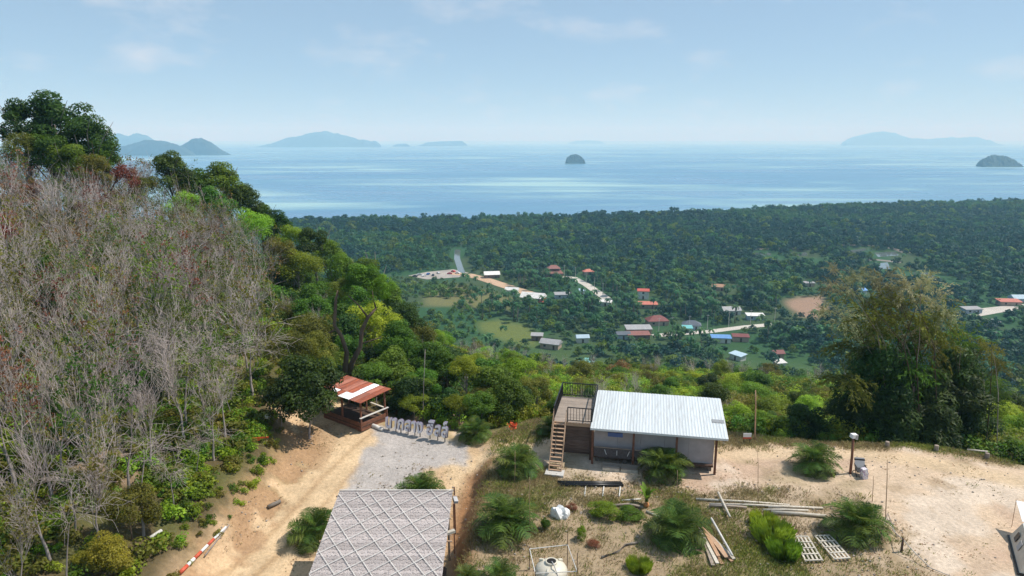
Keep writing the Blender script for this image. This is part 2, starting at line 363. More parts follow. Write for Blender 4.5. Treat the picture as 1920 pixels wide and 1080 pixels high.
CLEAR = [tuple(at(a, b, PLAIN)[:2]) for a, b in [(1465, 562), (1540, 556), (1560, 580), (1530, 600), (1480, 590)]]
def build_ground():
    aw = np.concatenate([np.linspace(-180, -58, 40)[:-1], np.linspace(-58, 58, 560), np.linspace(58, 180, 40)[1:-1]])
    rr = np.concatenate([np.linspace(.5, 20, 14)[:-1], np.geomspace(20, 75, 230)[:-1], np.geomspace(75, 1700, 170)])
    A, Rr = np.meshgrid(np.radians(aw), rr); x, y = Rr*np.sin(A), Rr*np.cos(A); z = H(x, y)
    na, nr = len(aw), len(rr); X, Y = x.ravel(), y.ravel()
    i, j = np.meshgrid(np.arange(nr-1), np.arange(na), indexing='ij'); j2 = (j+1) % na
    F = np.stack([i*na+j, i*na+j2, (i+1)*na+j2, (i+1)*na+j], -1).reshape(-1, 4)[:, ::-1]
    me = np_mesh('ground', np.stack([X, Y, z.ravel()], 1), F, None, smooth=True)
    n1, n2, n3 = fbm(X, Y, 6, 11), fbm(X, Y, 1.6, 17), fbm(X, Y, 40, 23)
    C = np.zeros((len(X), 3))
    def put(c, w):
        nonlocal C
        w = np.clip(w, 0, 1)[:, None]; C = C*(1-w)+np.array(c)*w
    r = np.hypot(X, Y)
    put((.11, .085, .042), np.ones(len(X)))                              # leaf litter on the hill
    put((.10, .105, .035), sstep(.42, .6, n2)*.8); put((.30, .21, .14), sstep(.60, .72, n1)*.8)
    put((.12, .15, .04), sstep(50, 90, r)*(Y > 44)*(X > -25))                             # scrubby slope
    put((.030, .085, .032), sstep(250, 380, r))                          # plain under the trees
    put((.06, .08, .035), sstep(.5, .65, n3)*sstep(300, 400, r)*.7)
    s = sdf(INNER, X, Y)
    inn = sstep(1.2, -.3, s+(n2-.5)*1.5)
    lowm = sstep(.6, -.6, X-np.interp(Y, [20, 29, 39, 42], [-3.1, -2.7, -1.9, -1.5]))
    yard = inn*(1-lowm)
    put((.33, .25, .16), yard); put((.20, .175, .075), yard*sstep(.42, .60, n1*.6+n2*.4)*.9); put((.45, .35, .25), yard*sstep(.56, .68, fbm(X, Y, 2.5, 31))*.7)
    put((.56, .39, .235), inn*lowm)
    put((.62, .455, .28), sstep(.7, -.7, sdf(ROADL, X, Y)+(n2-.5)*1.2)*inn)
    put((.26, .19, .10), inn*lowm*sstep(-10.2, -9.2, X)*sstep(33.5, 31, Y))
    cl = [(-17.5, 24), (-13.2, 33), (-11, 40), (-9, 45)]
    rut = sstep(.28, .05, np.abs(sdl(cl, X, Y)-.75)+(n2-.5)*.3); put((.42, .28, .155), inn*lowm*rut*.75)
    tr = sstep(-.2, 1.2, np.abs(sdl([(-17.5, 24), (-13.2, 33), (-11, 40), (-9, 45)], X, Y)-.0)-1.9)
    put((.50, .34, .20), inn*lowm*tr*.6*sstep(.40, .6, n2))
    put((.40, .37, .35), sstep(.6, -.6, sdf(GRAVEL, X, Y)+(n2-.5)*3.2+(fbm(X, Y, .7, 19)-.5)*1.6)*.95)
    put((.29, .155, .075), sstep(.5, -.6, sdf(BANK, X, Y)+(n2-.5)*1.0))
    sw = sstep(.9, -.9, sdf(SAND, X, Y)+(n2-.5)*2.4)
    put((.55, .42, .30), sw); put((.46, .33, .24), sw*sstep(.45, .62, n1)*.9); put((.60, .50, .40), sw*sstep(.52, .66, fbm(X, Y, 3.3, 41))*.8)
    put((.33, .24, .15), sw*sstep(.62, .72, n2)*.55)
    put((.22, .18, .09), sw*sstep(.60, .72, fbm(X, Y, 4, 51))*.55)
    lane = sdl(pxpoly([(1000, 838), (1250, 850), (1400, 850), (1600, 848), (1760, 870), (1900, 900)]), X, Y)
    put((.58, .44, .29), sstep(1.5, .4, lane+(n2-.5))*yard*.9)
    weed_rim = sstep(-2.2, .2, s)*inn*(Y > 36)                               # weedy rim
    put((.16, .14, .05), weed_rim*sstep(.38, .55, n2)*.8)
    lb = sstep(2.6, .4, np.abs(s+.4))*(X < -12)*(Y < 47)                    # cut bank left of the road
    put((.40, .25, .14), lb*sstep(.44, .56, n2)*.9)
    put((.12, .15, .04), sstep(6, -3, sdf(MEADOW, X, Y))); put((.15, .15, .06), sstep(6, -3, sdf(FIELD, X, Y))); put((.30, .20, .14), sstep(5, -3, sdf(CLEAR, X, Y)+(n3-.5)*20))
    a = me.attributes.new('gcol', 'FLOAT_COLOR', 'POINT'); a.data.foreach_set('color', np.concatenate([C, np.ones((len(C), 1))], 1).astype(np.float32).ravel())
    m, n, l, b = nodes('ground'); me.materials.append(m)
    at_ = n.new('ShaderNodeAttribute'); at_.attribute_name = 'gcol'; t = n.new('ShaderNodeTexCoord')
    def noise(sc, det=6):
        q = n.new('ShaderNodeTexNoise'); q.inputs['Scale'].default_value = sc; q.inputs['Detail'].default_value = det; q.inputs['Roughness'].default_value = .7; l.new(t.outputs['Object'], q.inputs[0]); return q
    na_, nb = noise(.55), noise(5)
    def rng_(q, lo, hi):
        r_ = n.new('ShaderNodeMapRange'); r_.inputs[1].default_value = .25; r_.inputs[2].default_value = .75; r_.inputs[3].default_value = lo; r_.inputs[4].default_value = hi; l.new(q.outputs[0], r_.inputs[0]); return r_
    mu = n.new('ShaderNodeMath'); mu.operation = 'MULTIPLY'; l.new(rng_(na_, .78, 1.2).outputs[0], mu.inputs[0]); l.new(rng_(nb, .70, 1.25).outputs[0], mu.inputs[1])
    hv = n.new('ShaderNodeHueSaturation'); l.new(at_.outputs['Color'], hv.inputs['Color']); l.new(mu.outputs[0], hv.inputs['Value']); l.new(hv.outputs[0], b.inputs['Base Color'])
    b.inputs['Roughness'].default_value = .95; b.inputs['Specular IOR Level'].default_value = .15
    bp = n.new('ShaderNodeBump'); bp.inputs['Strength'].default_value = .55; bp.inputs['Distance'].default_value = .12; l.new(nb.outputs[0], bp.inputs['Height']); l.new(bp.outputs[0], b.inputs['Normal'])
    o = link('ground', me); tag(o, 'sandy hilltop yard, dirt road and slopes falling to the coastal plain', kind='structure')
build_ground()

# ------------------------------------------------------------------ the sea and the islands
def build_sea():
    m, n, l, b = nodes('sea')
    t = n.new('ShaderNodeTexCoord')
    def noise(sc, st, det=5):
        mp = n.new('ShaderNodeMapping'); mp.inputs['Scale'].default_value = st; l.new(t.outputs['Object'], mp.inputs[0])
        q = n.new('ShaderNodeTexNoise'); q.inputs['Scale'].default_value = sc; q.inputs['Detail'].default_value = det; q.inputs['Distortion'].default_value = .6; l.new(mp.outputs[0], q.inputs[0]); return q
    big, mid, rip = noise(1, (.0007, .0016, 1)), noise(1, (.0016, .006, 1), 6), noise(1, (.12, .25, 1), 4)
    r = n.new('ShaderNodeValToRGB'); e = r.color_ramp.elements
    e[0].position = .38; e[0].color = (.065, .18, .33, 1); e[1].position = .62; e[1].color = (.30, .48, .50, 1)
    k = e.new(.52); k.color = (.095, .235, .37, 1)
    mx = n.new('ShaderNodeMix'); mx.data_type = 'FLOAT'; mx.inputs[0].default_value = .5
    l.new(big.outputs[0], mx.inputs[2]); l.new(mid.outputs[0], mx.inputs[3]); l.new(mx.outputs[0], r.inputs[0]); l.new(r.outputs[0], b.inputs['Base Color'])
    rr = n.new('ShaderNodeMapRange'); rr.inputs[1].default_value = .35; rr.inputs[2].default_value = .65; rr.inputs[3].default_value = .22; rr.inputs[4].default_value = .42
    l.new(mid.outputs[0], rr.inputs[0]); l.new(rr.outputs[0], b.inputs['Roughness']); b.inputs['IOR'].default_value = 1.33
    bp = n.new('ShaderNodeBump'); bp.inputs['Strength'].default_value = .25; bp.inputs['Distance'].default_value = .6; l.new(rip.outputs[0], bp.inputs['Height']); l.new(bp.outputs[0], b.inputs['Normal'])
    W = 60000
    xs = [-W, -20000, -6000, 0, 6000, 20000, W]; ys = [200, 1500, 4000, 9000, 20000, W]
    V = [(x, y, SEA) for y in ys for x in xs]; k = len(xs)
    F = [(j*k+i, j*k+i+1, (j+1)*k+i+1, (j+1)*k+i) for j in range(len(ys)-1) for i in range(k-1)]
    o = link('sea', np_mesh('sea', V, F)); o.data.materials.append(m); tag(o, 'calm pale blue sea with lighter silty streaks reaching the horizon', kind='structure')
build_sea()
mat('island_forest', (.030, .052, .032), .9, .4, .02, col2=(.016, .030, .022))
def island(label, prof, base, seed, depth=.45, rough=.10):
    """prof: skyline pixels from end to end, base: pixel row of the waterline"""
    c = at((prof[0][0]+prof[-1][0])/2, base, SEA); d = c.y; px = np.array([p[0] for p in prof], float)
    wx = np.array([atd(a, base, d).x for a in px]); tops = np.array([max(atd(a, b, d).z-SEA, 0) for a, b in prof])
    W = wx[-1]-wx[0]; nu, nv = 90, 36; g = np.linspace(0, 1, nu); X = wx[0]+W*g; T = np.interp(X, wx, tops)
    v = np.linspace(-1, 1, nv); wid = depth*W*.5*np.sqrt(np.clip(1-(2*g-1)**2, .0004, 1))
    Xg = np.repeat(X[:, None], nv, 1); Yg = d+wid[:, None]*(v[None]+1)
    prof_v = (1-np.abs(v)**2.2)[None]
    hm = T.max(); nzv = fbm(Xg, Yg, W*.035, seed, 4)-.5
    Z = SEA+T[:, None]*prof_v+nzv*hm*rough*2*(prof_v > .02)*np.minimum(1, T[:, None]/(hm*.2))-1.5
    i, j = np.meshgrid(np.arange(nu-1), np.arange(nv-1), indexing='ij')
    F = np.stack([i*nv+j, (i+1)*nv+j, (i+1)*nv+j+1, i*nv+j+1], -1).reshape(-1, 4)
    o = link('island', np_mesh('island', np.stack([Xg, Yg, Z], -1).reshape(-1, 3), F, 'island_forest', smooth=True)); tag(o, label, kind='structure')
island('pale twin-humped island farthest behind the dark hillside trees', [(150, 275), (175, 262), (205, 250), (222, 256), (240, 250), (258, 253), (275, 266), (310, 276)], 279, 1)
island('long low hump of the near island beside the hillside trees', [(150, 291), (200, 278), (250, 263), (285, 264), (315, 272), (345, 285), (360, 291)], 292, 2)
island('cone shaped end of the near island, pointed peak', [(296, 291), (325, 275), (352, 261), (366, 259), (385, 268), (405, 282), (430, 291)], 291, 3)
island('broad hazy island with a central peak on the horizon', [(472, 276), (500, 270), (525, 258), (545, 256), (570, 249), (595, 246), (620, 250), (660, 261), (700, 266), (714, 273)], 276, 4)
island('tiny low islet on the horizon beside the broad island', [(736, 273), (745, 270), (760, 269), (768, 273)], 275, 5)
island('flat-topped low islet, larger of the two beside the broad island', [(784, 273), (800, 267), (830, 265), (865, 264), (876, 271)], 274, 6)
island('flat low islet on the horizon above the round rock islet', [(1064, 269), (1080, 264), (1100, 263), (1125, 264), (1135, 269)], 270, 7)
island('long island with rounded summit and low tail on the horizon', [(1588, 268), (1620, 258), (1655, 250), (1685, 246), (1705, 249), (1730, 258), (1770, 261), (1820, 258), (1850, 257), (1870, 263), (1884, 272)], 273, 8, .45, .1)
island('small round dark rock islet in the open bay', [(1060, 305), (1064, 296), (1072, 291), (1080, 290), (1090, 293), (1096, 300), (1098, 306)], 307, 9, 1.0, .2)
island('dark wooded islet at the edge of the bay', [(1846, 311), (1856, 302), (1870, 295), (1884, 291), (1900, 294), (1912, 301), (1920, 311)], 313, 10, .8, .2)

# ------------------------------------------------------------------ haze
def build_haze():
    b = MB(); zb, zt = SEA-8, 400; b.box((0, 9000, (zb+zt)/2), (44000, 28000, zt-zb))
    b.v = [(x, y, z) for x, y, z in b.v]
    me = bpy.data.meshes.new('haze'); me.from_pydata(b.v, [], b.f)
    m = bpy.data.materials.new('haze'); m.use_nodes = True; n = m.node_tree.nodes; n.remove(n['Principled BSDF'])
    v = n.new('ShaderNodeVolumePrincipled'); v.inputs['Color'].default_value = (.36, .70, 1, 1); v.inputs['Absorption Color'].default_value = (1, 1, 1, 1); v.inputs['Density'].default_value = 1.8e-4; v.inputs['Anisotropy'].default_value = .0
    m.node_tree.links.new(v.outputs[0], n['Material Output'].inputs['Volume']); me.materials.append(m)
    o = link('haze', me); tag(o, 'thin pale blue sea haze filling the air over the bay', kind='stuff')

# ------------------------------------------------------------------ plant meshes
def bare_tree(seed, limbs=5, up=.10, open_=.75, droop=0.0, trunk=.42, lean=(0, 0), twig_r=.0013):
    """a leafless tree of unit height: trunk mesh, twig mesh, twig tips"""
    g = np.random.default_rng(seed); tr, tw, tips = [], [], []
    def grow(p, d, L, r, lev):
        n = (6, 4, 4, 3, 2)[lev]; kids = (0, 2, 1, 0, 0)[lev]
        for i in range(n):
            bias = (0, 0, up if lev < 2 else up*.7-droop)
            d = d+g.normal(0, .10+.03*lev, 3)+np.array(bias); d /= np.linalg.norm(d); q = p+d*L/n; r2 = max(r*.80, twig_r*.55)
            (tr if lev < 2 else tw).append((*p, *q, r, r2))
            if lev == 0 and i >= 2 and g.random() < .45: branch(q, d, h_l*g.uniform(.55, .9), r2*.5, 1)
            for _ in range(kids): branch(q, d, L*g.uniform(.48, .80), max(r2*.55, twig_r), lev+1)
            p, r = q, r2
        if lev == 3: tips.append(p)
        return p, d, r
    def branch(p, d, L, r, lev):
        s = g.normal(0, 1, 3); s -= d*np.dot(s, d); s /= np.linalg.norm(s)+1e-9
        e = d+s*open_*g.uniform(.6, 1.3); grow(p, e/np.linalg.norm(e), L, r, lev)
    h_l = .34
    p, d, r = grow(np.zeros(3), np.array([lean[0], lean[1], 1.]), trunk, .0125, 0)
    for _ in range(limbs): branch(p, d, h_l*g.uniform(.8, 1.2), r*.62, 1)
    k = max(max(s[5] for s in tw), .5); S = lambda a: [tuple(v/k if i < 6 else v for i, v in enumerate(s)) for s in a]
    return seg_mesh('bare_trunk', S(tr), 6, 'bark_pale'), seg_mesh('bare_twigs', S(tw), 3, 'twig_pale'), np.array(tips)/k
def tip_leaves(tips, seed, n, size, material):
    g = np.random.default_rng(seed); c0 = tips[g.integers(0, len(tips), max(n//9, 1))]
    c = np.repeat(c0, 9, 0)+g.normal(0, .017, (len(c0)*9, 3)); nr = g.normal(0, 1, c.shape)+np.array([0, 0, .8])
    t = np.clip(np.repeat(g.random(len(c0)), 9)*.6+g.random(len(c))*.4, 0, 1)
    V, F, T = leaves_np(c, nr, size*g.uniform(.6, 1.3, len(c)), .6, .1, t, seed)
    return np_mesh('sparse_leaves', V, F, material, T)
def crown(seed, material, clumps=30, n=8200, leaf=.07, flat=.9, spread=1.0, hollow=.38, aspect=.68, droop=0.0, cr=(.20, .36)):
    """leafy crown of unit radius around the origin"""
    g = np.random.default_rng(seed)
    d = norm(g.normal(size=(clumps, 3))); d[:, 2] = np.where(d[:, 2] < -.75, -d[:, 2], d[:, 2])
    cc = d*g.uniform(hollow, .82, (clumps, 1))*np.array([spread, spread, flat]); r = g.uniform(*cr, clumps); tc = g.random(clumps)
    k = g.choice(clumps, n, p=r**2/np.sum(r**2)); dd = norm(g.normal(size=(n, 3))+np.array([0, 0, .35])); rad = r[k]*g.uniform(.45, 1.08, n)**.6
    c = cc[k]+dd*rad[:, None]*np.array([1, 1, .8]); c[:, 2] -= droop*np.hypot(c[:, 0], c[:, 1])**2
    nr = dd*.8+np.array([0, 0, .55])+g.normal(0, .45, (n, 3))
    t = np.clip(tc[k]*.55+g.random(n)*.45, 0, 1)
    V, F, T = leaves_np(c, nr, leaf*g.uniform(.6, 1.35, n), aspect, .1, t, seed+1)
    return np_mesh('leafy_crown', V, F, material, T)
def limbs(seed, n=6, material='bark_grey', h=1.0, r=.035):
    """trunk from z=0 to z=h and limbs reaching into a crown of radius ~.5 h at the top"""
    g = np.random.default_rng(seed); s = []; p = np.zeros(3); rr = r
    for i in range(6):
        q = p+np.array([g.normal(0, .02), g.normal(0, .02), h*.13]); s.append((*p, *q, rr, rr*.9)); p = q; rr *= .9
        if i > 2:
            for _ in range(n//2):
                a = g.uniform(0, 6.28); e = p+np.array([math.cos(a)*.2, math.sin(a)*.2, .22])*g.uniform(.7, 1.3); f = e+np.array([math.cos(a+.5)*.14, math.sin(a+.5)*.14, .16])
                s += [(*p, *e, rr*.55, rr*.3), (*e, *f, rr*.3, rr*.12)]
    return seg_mesh('trunk_limbs', s, 6, material)
BARE = []
for k in range(5): BARE.append(bare_tree(100+k, 4, .16, .46, -.04, .46+.02*k))
for k in range(3): BARE.append(bare_tree(120+k, 4, .12, .62, -.02, .42, (.1, 0)))
for k in range(3): BARE.append(bare_tree(140+k, 3, .02, 1.15, .07, .60, (.15, -.04)))       # long low sweeping branches
BLEAF = []
for k, (tr_, tw_, tips) in enumerate(BARE):
    BLEAF.append([tip_leaves(tips, 200+k, 420, .020, 'leaf_rust'), tip_leaves(tips, 220+k, 650, .021, 'leaf_olive'), tip_leaves(tips, 240+k, 800, .022, 'leaf_mid')])
TRUNKS = [limbs(300+k, 6, ('bark_grey', 'bark_brown', 'bark_pale')[k % 3]) for k in range(6)]
CR = {}
for key, m_, kw in (('dark', 'leaf_dark', {}), ('mid', 'leaf_mid', {}), ('bright', 'leaf_bright', dict(leaf=.055)), ('olive', 'leaf_olive', dict(leaf=.055)),
                    ('yellow', 'leaf_yellow', dict(leaf=.055)), ('rust', 'leaf_rust', dict(n=3600))):
    CR[key] = [crown(400+17*k+len(key)*5, m_, clumps=(22, 30, 38)[k], flat=(.8, .95, .7)[k], **kw) for k in range(3)]
FARCR = {}
for key, m_ in (('far', 'leaf_far'), ('far_dark', 'leaf_far_dark'), ('far_bright', 'leaf_far_bright'), ('mid', 'leaf_mid'), ('bright', 'leaf_bright'), ('olive', 'leaf_olive')):
    FARCR[key] = [crown(600+11*k+len(key)*3, m_, clumps=12, n=230, leaf=.27, flat=.8, cr=(.25, .42), aspect=.8) for k in range(3)]
INX = [p[0] for p in INNER]
NTREE = 0
def place_tree(name, label, group, loc, rad, crown_me, hgt=None, squash=1.0, cat='tree', trunk=None, seed=0):
    """loc: ground point; rad: crown radius; hgt: height of the crown centre"""
    g = random.Random(seed*31+int(loc[0]*10)); hgt = hgt or rad*.9
    e = empty(name, label, cat, loc, g.uniform(0, 6.28), group)
    t = trunk or TRUNKS[g.randrange(6)]
    link('trunk', t, e, (0, 0, -.15), None, (hgt*.75, hgt*.75, hgt*1.05)); link('crown', crown_me, e, (0, 0, hgt), (0, 0, g.uniform(0, 6.28)), (rad, rad, rad*squash))
    return e
def tree_px(name, label, px, py, wpx, dist, kind, group=None, squash=1.0, var=None, cat='tree'):
    """crown centre at a pixel, at a known distance; the trunk goes down to the ground there"""
    c = atd(px, py, dist); rad = wpx/2/FPX*dist*1.15; g = h1(c.x, c.y)
    hg = max(c.z-g, rad*.55); k = (int(px*7+py*3) % 3) if var is None else var
    return place_tree(name, label, group, (c.x, c.y, min(g, c.z-rad*.5)), rad, CR[kind][k], hg, squash, cat, seed=int(px))

# ---- bare rubber trees on the left slope
def rubber_trees():
    g = np.random.default_rng(21); pts = []
    def ok(x, y, dmin):
        return all((x-a)**2+(y-b)**2 > dmin*dmin for a, b in pts)
    tries = 0
    while len(pts) < 290 and tries < 9000:
        tries += 1; y = g.uniform(24, 96); x = -g.uniform(15.5, 66)
        if abs(x)/y > .93: continue
        lim = np.interp(y, [24, 36, 44, 50, 60, 70, 96], [-18.5, -18, -17.5, -19.5, -23, -27, -40])
        if x > lim or not ok(x, y, (1.7 if x > -27 and y < 46 else 2.2) if y < 60 else 2.5): continue
        pts.append((x, y))
    z = H(np.array([p[0] for p in pts]), np.array([p[1] for p in pts]))
    n_sweep = 0
    for k, ((x, y), zz) in enumerate(zip(pts, z)):
        near_edge = x > -27 and y < 46
        b = (8+k % 3) if (near_edge and g.random() < .38) else int(g.integers(0, 8))
        h = g.uniform(6.5, 11.0)*(0.9 if y < 40 else 1.0); 
        if b >= 8: h *= .72
        mode = g.random(); lf = BLEAF[b][0] if mode < .26 else BLEAF[b][1] if mode < .60 else BLEAF[b][2] if mode < .80 else None
        lab, grp = (('low leafless grey tree with sweeping drooping branches above the dirt road', 'sweeping bare trees above the road') if b >= 8 else
                    ('leafless pale tree with rusty brown tip leaves on the left slope', 'rust-tipped bare trees on the slope') if mode < .26 else
                    ('leafless pale tree with sparse green leaves on the left slope', 'sparse-leaved trees on the slope') if mode < .80 else
                    ('leafless pale grey tree of fine twigs on the left slope', 'bare twiggy trees on the slope'))
        e = empty('bare_tree', lab, 'tree', (x, y, zz-.1), g.uniform(-.7, .7) if b >= 8 else g.uniform(0, 6.28), grp)
        e.scale = (h*g.uniform(.8, 1.1),)*2+(h,)
        link('trunk', BARE[b][0], e); link('crown', BARE[b][1], e)
        if lf is not None and b < 8: link('leaves', lf, e)
rubber_trees()
# ---- leafy trees along the ridge, from the hilltop down to the shelter
RIDGE = [(48, 232, 96, 84, 'dark'), (112, 240, 120, 86, 'dark'), (172, 268, 92, 85, 'dark'), (90, 285, 90, 82, 'mid'), (190, 300, 60, 84, 'mid'), (40, 285, 70, 80, 'olive'), (135, 300, 80, 81, 'mid'), (175, 325, 70, 80, 'olive'), (230, 335, 60, 84, 'rust'), (270, 350, 60, 88, 'olive'), (318, 322, 84, 94, 'dark'), (365, 348, 80, 96, 'mid'),
         (415, 345, 84, 97, 'mid'), (452, 378, 78, 98, 'dark'), (400, 388, 80, 92, 'mid'), (350, 392, 80, 90, 'bright'), (492, 405, 62, 100, 'mid'), (520, 425, 60, 101, 'dark'), (470, 425, 80, 95, 'bright'), (548, 448, 64, 99, 'bright'),
         (585, 455, 66, 98, 'dark'), (616, 478, 60, 97, 'mid'), (560, 500, 80, 90, 'bright'), (520, 480, 70, 90, 'olive'), (640, 515, 80, 86, 'bright'), (690, 515, 84, 82, 'mid'), (600, 560, 90, 80, 'mid'), (660, 570, 96, 76, 'mid'),
         (720, 565, 84, 78, 'mid'), (700, 620, 110, 68, 'bright'), (755, 600, 84, 76, 'dark'), (785, 632, 76, 76, 'olive'), (640, 640, 100, 66, 'dark'), (760, 660, 100, 66, 'mid'), (590, 625, 100, 64, 'olive'), (540, 590, 80, 72, 'olive'), (805, 680, 84, 64, 'mid')]
def ridge():
    words = {'dark': 'dense dark green', 'mid': 'mid green leafy', 'bright': 'fresh bright green', 'olive': 'olive green', 'rust': 'reddish brown'}
    for k, (px, py, w, d, kd) in enumerate(RIDGE):
        top = py < 330 and px < 210
        lab = ('%s tree crowning the hilltop above the bare trees' if top else '%s tree on the ridge behind the bare trees') % words[kd]
        tree_px('ridge_tree', lab, px, py, w, d, kd, ('hilltop trees ' if top else 'ridge trees ')+kd)
ridge()
# ---- trees round the shelter and behind the letters
tree_px('mango_tree', 'round dark glossy tree beside the rusty-roofed shelter', 575, 735, 136, 44, 'dark', squash=1.0, var=1)
tree_px('leafy_tree', 'small dark leafy tree touching the mango tree, nearer the lamp', 522, 752, 92, 43.4, 'dark', squash=.95, var=0)
tree_px('leafy_tree', 'olive green tree behind the round dark tree', 535, 655, 88, 50, 'olive', var=2)
tree_px('leafy_tree', 'yellowish olive tree rising just over the round dark tree', 595, 660, 80, 52, 'olive', var=1)
tree_px('flat_topped_tree', 'slender tree with a vivid green umbrella crown behind the letters', 873, 690, 74, 52, 'bright', squash=.8, var=0)
tree_px('leafy_tree', 'mid green tree between the shelter and the umbrella-crowned tree', 800, 720, 80, 51, 'mid', var=0)
tree_px('leafy_tree', 'tall leafy tree rising right behind the rusty shelter roof', 735, 690, 92, 54, 'mid', var=1)
tree_px('leafy_tree', 'dark green tree directly behind the flowers on the stick', 960, 745, 76, 50, 'dark', var=2)
tree_px('leafy_tree', 'reddish tinged leafy tree left of the wooden deck', 1003, 728, 72, 52, 'olive', var=0)
tree_px('round_shrub', 'dark round shrub standing behind the right end of the white roof', 1338, 742, 62, 52, 'dark', cat='shrub', var=2)
for px_, py_, w_, d_, k_, lab_ in ((770, 738, 78, 49, 'dark', 'dark leafy tree between the shelter and the first letters'), (832, 690, 80, 54, 'mid', 'mid green tree left of the umbrella-crowned tree'),
        (918, 715, 84, 52, 'mid', 'leafy tree right of the umbrella-crowned tree'), (846, 752, 56, 48.5, 'dark', 'low dark tree right above the last letters'), (745, 640, 84, 60, 'mid', 'green tree behind the tall tree at the shelter'), (975, 700, 80, 58, 'bright', 'bright green tree further down behind the deck')):
    tree_px('leafy_tree', lab_, px_, py_, w_, d_, k_)
def slope_trees():
    g = np.random.default_rng(77); words = {'dark': 'dark', 'mid': 'mid green', 'olive': 'olive', 'rust': 'rusty brown'}
    for k in range(75):
        y = g.uniform(25, 92); x = -g.uniform(17.5, 62); lim = np.interp(y, [24, 36, 44, 50, 60, 70, 96], [-19, -18.5, -18.5, -20.5, -24, -28, -41])
        if x > lim or abs(x)/y > .9: continue
        kd = ('dark', 'mid', 'olive', 'dark', 'mid', 'rust', 'olive')[k % 7]; r = g.uniform(.9, 1.9); hg = g.uniform(1.0, 5.2) if kd != 'rust' else g.uniform(3, 6)
        place_tree('understory_tree', '%s leafy small tree growing among the bare trees' % words[kd], 'leafy small trees among bare trees '+kd, (x, y, h1(x, y)-.1), r, CR[kd][k % 3], hg, g.uniform(.8, 1.2), seed=k)
slope_trees()
def forked_tree():
    b = hit(640, 712); b = atd(642, 712, 54); b.z = h1(b.x, b.y)
    e = empty('forked_tree', 'tall tree with two crooked bare forking trunks behind the shelter', 'tree', b)
    f = lambda px, py, d=54: atd(px, py, d)-b
    m = MB(); m.path([(0, 0, 0), f(648, 690), f(650, 660), f(640, 630), f(627, 610), f(630, 560), f(634, 545)], [.30, .24, .19, .17, .15, .12, .08], 8)
    m.path([f(627, 618), f(612, 628), f(598, 626)], [.09, .06, .03], 6); m.build('trunk', 'bark_brown', e, smooth=True)
    m = MB(); m.path([(.15, .2, 0), f(660, 680), f(676, 650), f(678, 620), f(690, 595), f(705, 578)], [.28, .22, .19, .17, .13, .09], 8)
    m.path([f(690, 595), f(672, 572), f(652, 553)], [.09, .06, .04], 6); m.path([f(676, 645), f(700, 637), f(715, 632)], [.07, .05, .02], 6)
    m.path([f(705, 578), f(700, 562), f(698, 545)], [.07, .05, .02], 6); m.build('trunk', 'bark_brown', e, smooth=True)
    for px, py, w, k in ((672, 520, 84, 'mid'), (715, 545, 70, 'bright'), (640, 545, 54, 'olive')):
        c = f(px, py, 55); link('crown', CR[k][px % 3], e, c, (0, 0, px), w/2/FPX*55)
forked_tree()
# ---- shrubs and small trees on the slopes behind the yard
def slope_shrubs():
    g = np.random.default_rng(5); pts = []; tries = 0
    words = {'dark': 'dark green', 'mid': 'mid green', 'bright': 'bright lime green', 'olive': 'olive green', 'yellow': 'yellow green', 'rust': 'reddish brown'}
    while len(pts) < 285 and tries < 12000:
        tries += 1; y = 46+104*g.random()**1.5; u = g.uniform(-.34, .85); x = u*y
        if sdf(INNER, np.array([x]), np.array([y]))[0] < (1.2 if x > -3 else 1.6): continue
        if (x > 22 and x < 37 and y < 53): continue
        dm = 1.7+.012*(y-46)
        if any((x-a)**2+(y-b)**2 < dm*dm for a, b in pts): continue
        pts.append((x, y))
    X = np.array([p[0] for p in pts]); Y = np.array([p[1] for p in pts]); Z = H(X, Y); n1 = fbm(X, Y, 9, 77); n2 = fbm(X, Y, 16, 81)
    for k, (x, y, z) in enumerate(zip(X, Y, Z)):
        near = y < 60; r_ = g.random(); left = x < 1
        if r_ < .34 and n2[k] > .44 and not near:
            e = empty('bare_shrub', 'leafless pinkish grey small tree among the slope scrub behind the yard', 'tree', (x, y, z-.1), g.uniform(0, 6.28), 'bare small trees on the slope', g.uniform(4.2, 6))
            b = int(g.integers(0, 8)); link('trunk', BARE[b][0], e); link('crown', BARE[b][1], e); continue
        kd = ('mid', 'dark', 'mid')[int(g.integers(0, 3))] if (left and n1[k] < .5) else ('bright', 'mid', 'bright', 'bright', 'olive')[int(g.integers(0, 5))] if n1[k] > .38 else ('mid', 'dark', 'bright')[int(g.integers(0, 3))]
        if g.random() < .02: kd = 'rust'
        rad = g.uniform(1.1, 2.1)*(1.0 if near else 1.35); hg = rad*(.8 if not left else g.uniform(.9, 1.7))
        if left and y < 56: hg = min(hg, 2.6)
        if not left: hg = min(hg, (20-.40*y if y < 58 else 20-.355*y)-z-.2+rad*.3) if hg+z > 20-.40*y else hg
        hg = max(hg, rad*.6)
        place_tree('slope_shrub', ('%s leafy shrub on the slope behind the letters' if left else '%s shrub on the slope behind the cabin and yard') % words[kd],
                   ('letter slope shrubs ' if left else 'yard slope shrubs ')+kd, (x, y, z-.1), rad, CR[kd][k % 3], hg, g.uniform(.75, 1.0), 'shrub', seed=k)
slope_shrubs()
